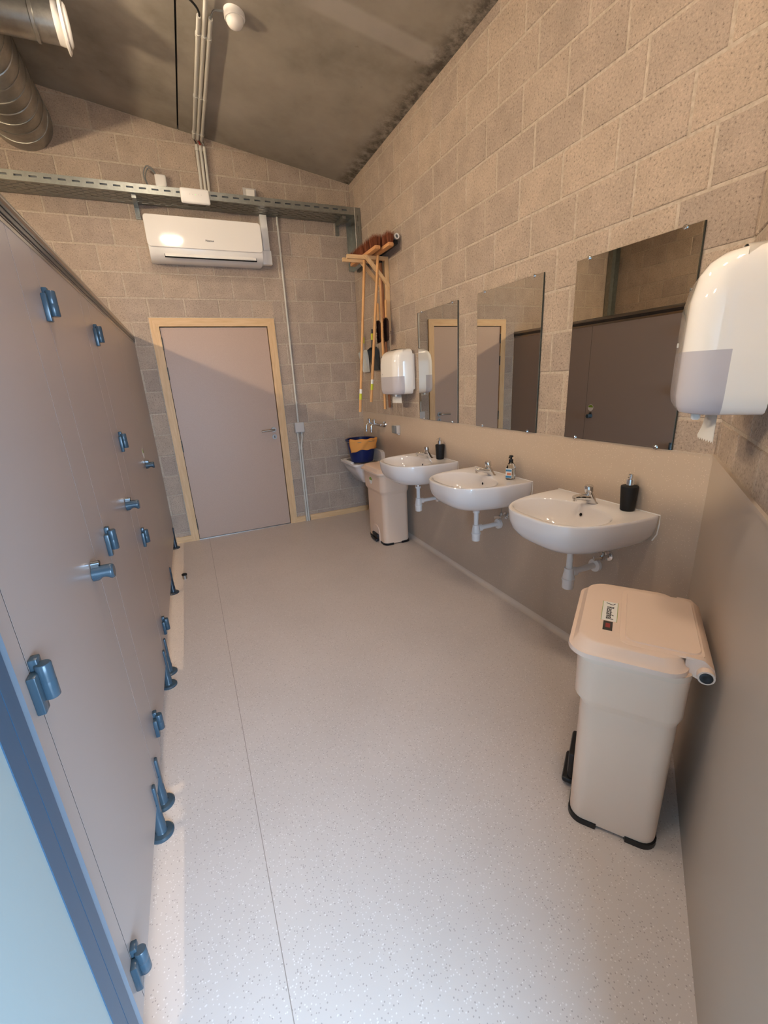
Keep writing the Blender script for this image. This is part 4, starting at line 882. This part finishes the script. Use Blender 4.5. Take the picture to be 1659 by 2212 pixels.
b = B(); b.cyl((-0.055, -0.79, 2.49), (-0.055, -0.79, 2.56), 0.016, seg=14); W(b, 'socket', BLACKP, mp)
def hand_brush(x, y, ztop, label, lean, seed):
    t = thing('hand_brush', label, 'brush', (x, y, ztop-0.34), 0, 'hand brushes under the rack')
    b = B(); b.loft([[(x+px*sx, y+lean*(ztop-z)+py*sy, z) for px, py in [(0.009*math.cos(a), 0.016*math.sin(a)) for a in [2*PI*i/14 for i in range(14)]]] for z, sx, sy in ((ztop, .5, .5), (ztop-0.01, 1, .9), (ztop-0.06, 1, 1.05), (ztop-0.12, 1, .75), (ztop-0.15, 1, 1.2), (ztop-0.33, 1, 1.4), (ztop-0.345, .8, 1.1))]); W(b, 'handle', ROD, t)
    b = B(); rnd = random.Random(seed); zt = ztop-0.155
    b.prism([(y-0.016, zt-0.19), (y-0.045, zt-0.185), (y-0.058, zt-0.165), (y-0.058, zt-0.03), (y-0.045, zt-0.008), (y-0.016, zt)], x-0.026, x-0.004, 'x')
    for i in range(2600):
        z = zt-rnd.uniform(0, 0.185); yy = y+lean*(ztop-z)+rnd.uniform(-0.020, 0.020); l = rnd.uniform(0.085, 0.110)
        s = 1 if seed % 2 else -1; dz = rnd.uniform(-0.022, 0.016)-0.006; sy = -0.85*l; sx = -0.45*l
        b.add([(x-0.006, yy, z-0.0022), (x-0.006, yy, z+0.0022), (x+sx*rnd.uniform(.6, 1.1), yy+sy*rnd.uniform(.5, 1.15)+0.01, z+dz)], [(0, 1, 2)])
    br = W(b, 'bristles', BRISTLE2, t, smooth=False); br['kind'] = 'stuff'
hand_brush(-0.062, -0.872, 2.185, 'hand brush with thick dark bristles hanging right of the sticks', 0.02, 3)
hand_brush(-0.040, -0.650, 2.190, 'hand brush with dark bristles hanging behind the broomsticks', 0.0, 4)
def dustpan(y, ztop, m, label, lean):
    t = thing('dustpan', label, 'dustpan', (-0.02, y, ztop-0.38), 0, 'dustpans hung on the wall')
    def P(d, z, w): return (-0.03-d, y+lean*(ztop-z)+w, z)
    b = B(); b.tube([P(0.0, ztop, 0), P(0.004, ztop-0.06, 0), P(0.010, ztop-0.13, 0), P(0.016, ztop-0.17, 0)], [0.010, 0.012, 0.011, 0.012], 10); W(b, 'handle', m, t)
    b = B(); b.cyl(P(0.002, ztop-0.04, 0), P(0.007, ztop-0.10, 0), 0.0135, seg=12); W(b, 'sticker', YELLS if m is not WHITES else WHITES, t)
    b = B(); rings = []
    for z, wd, d in ((ztop-0.165, 0.05, 0.030), (ztop-0.19, 0.075, 0.055), (ztop-0.385, 0.080, 0.012)):
        o_ = [(-0.018, -wd), (-0.018-d, -wd), (-0.018-d, -wd+0.004), (-0.021, -wd+0.004), (-0.021, wd-0.004), (-0.018-d, wd-0.004), (-0.018-d, wd), (-0.018, wd)]
        rings.append([(xx, y+lean*(ztop-z)+ww, z) for xx, ww in o_])
    b.loft(rings); W(b, 'pan', m, t)
DGREY = mat('dark_grey_plastic', srgb(58, 62, 64), 0.4); LGREY = mat('light_grey_plastic', srgb(196, 196, 190), 0.4)
dustpan(-0.455, 1.985, DGREY, 'dark grey dustpan hanging on the wall between the broomsticks', -0.12)
dustpan(-0.215, 1.975, LGREY, 'light grey dustpan hanging behind the outermost broomstick', -0.05)

# ------------------------------------------------------------------ door stop on the floor
ds = thing('door_stop', 'small steel floor door stop with black rubber ring', 'door stop', (-2.078, -0.972, 0))
b = B(); b.lathe([(0.019, 0), (0.019, 0.030), (0.016, 0.031)], seg=24); part(b, 'stop_post', STEEL, ds)
b = B(); b.lathe([(0.017, 0.029), (0.0215, 0.031), (0.0215, 0.041), (0.015, 0.045), (0.004, 0.046)], seg=24); part(b, 'rubber_ring', BLACKP, ds)
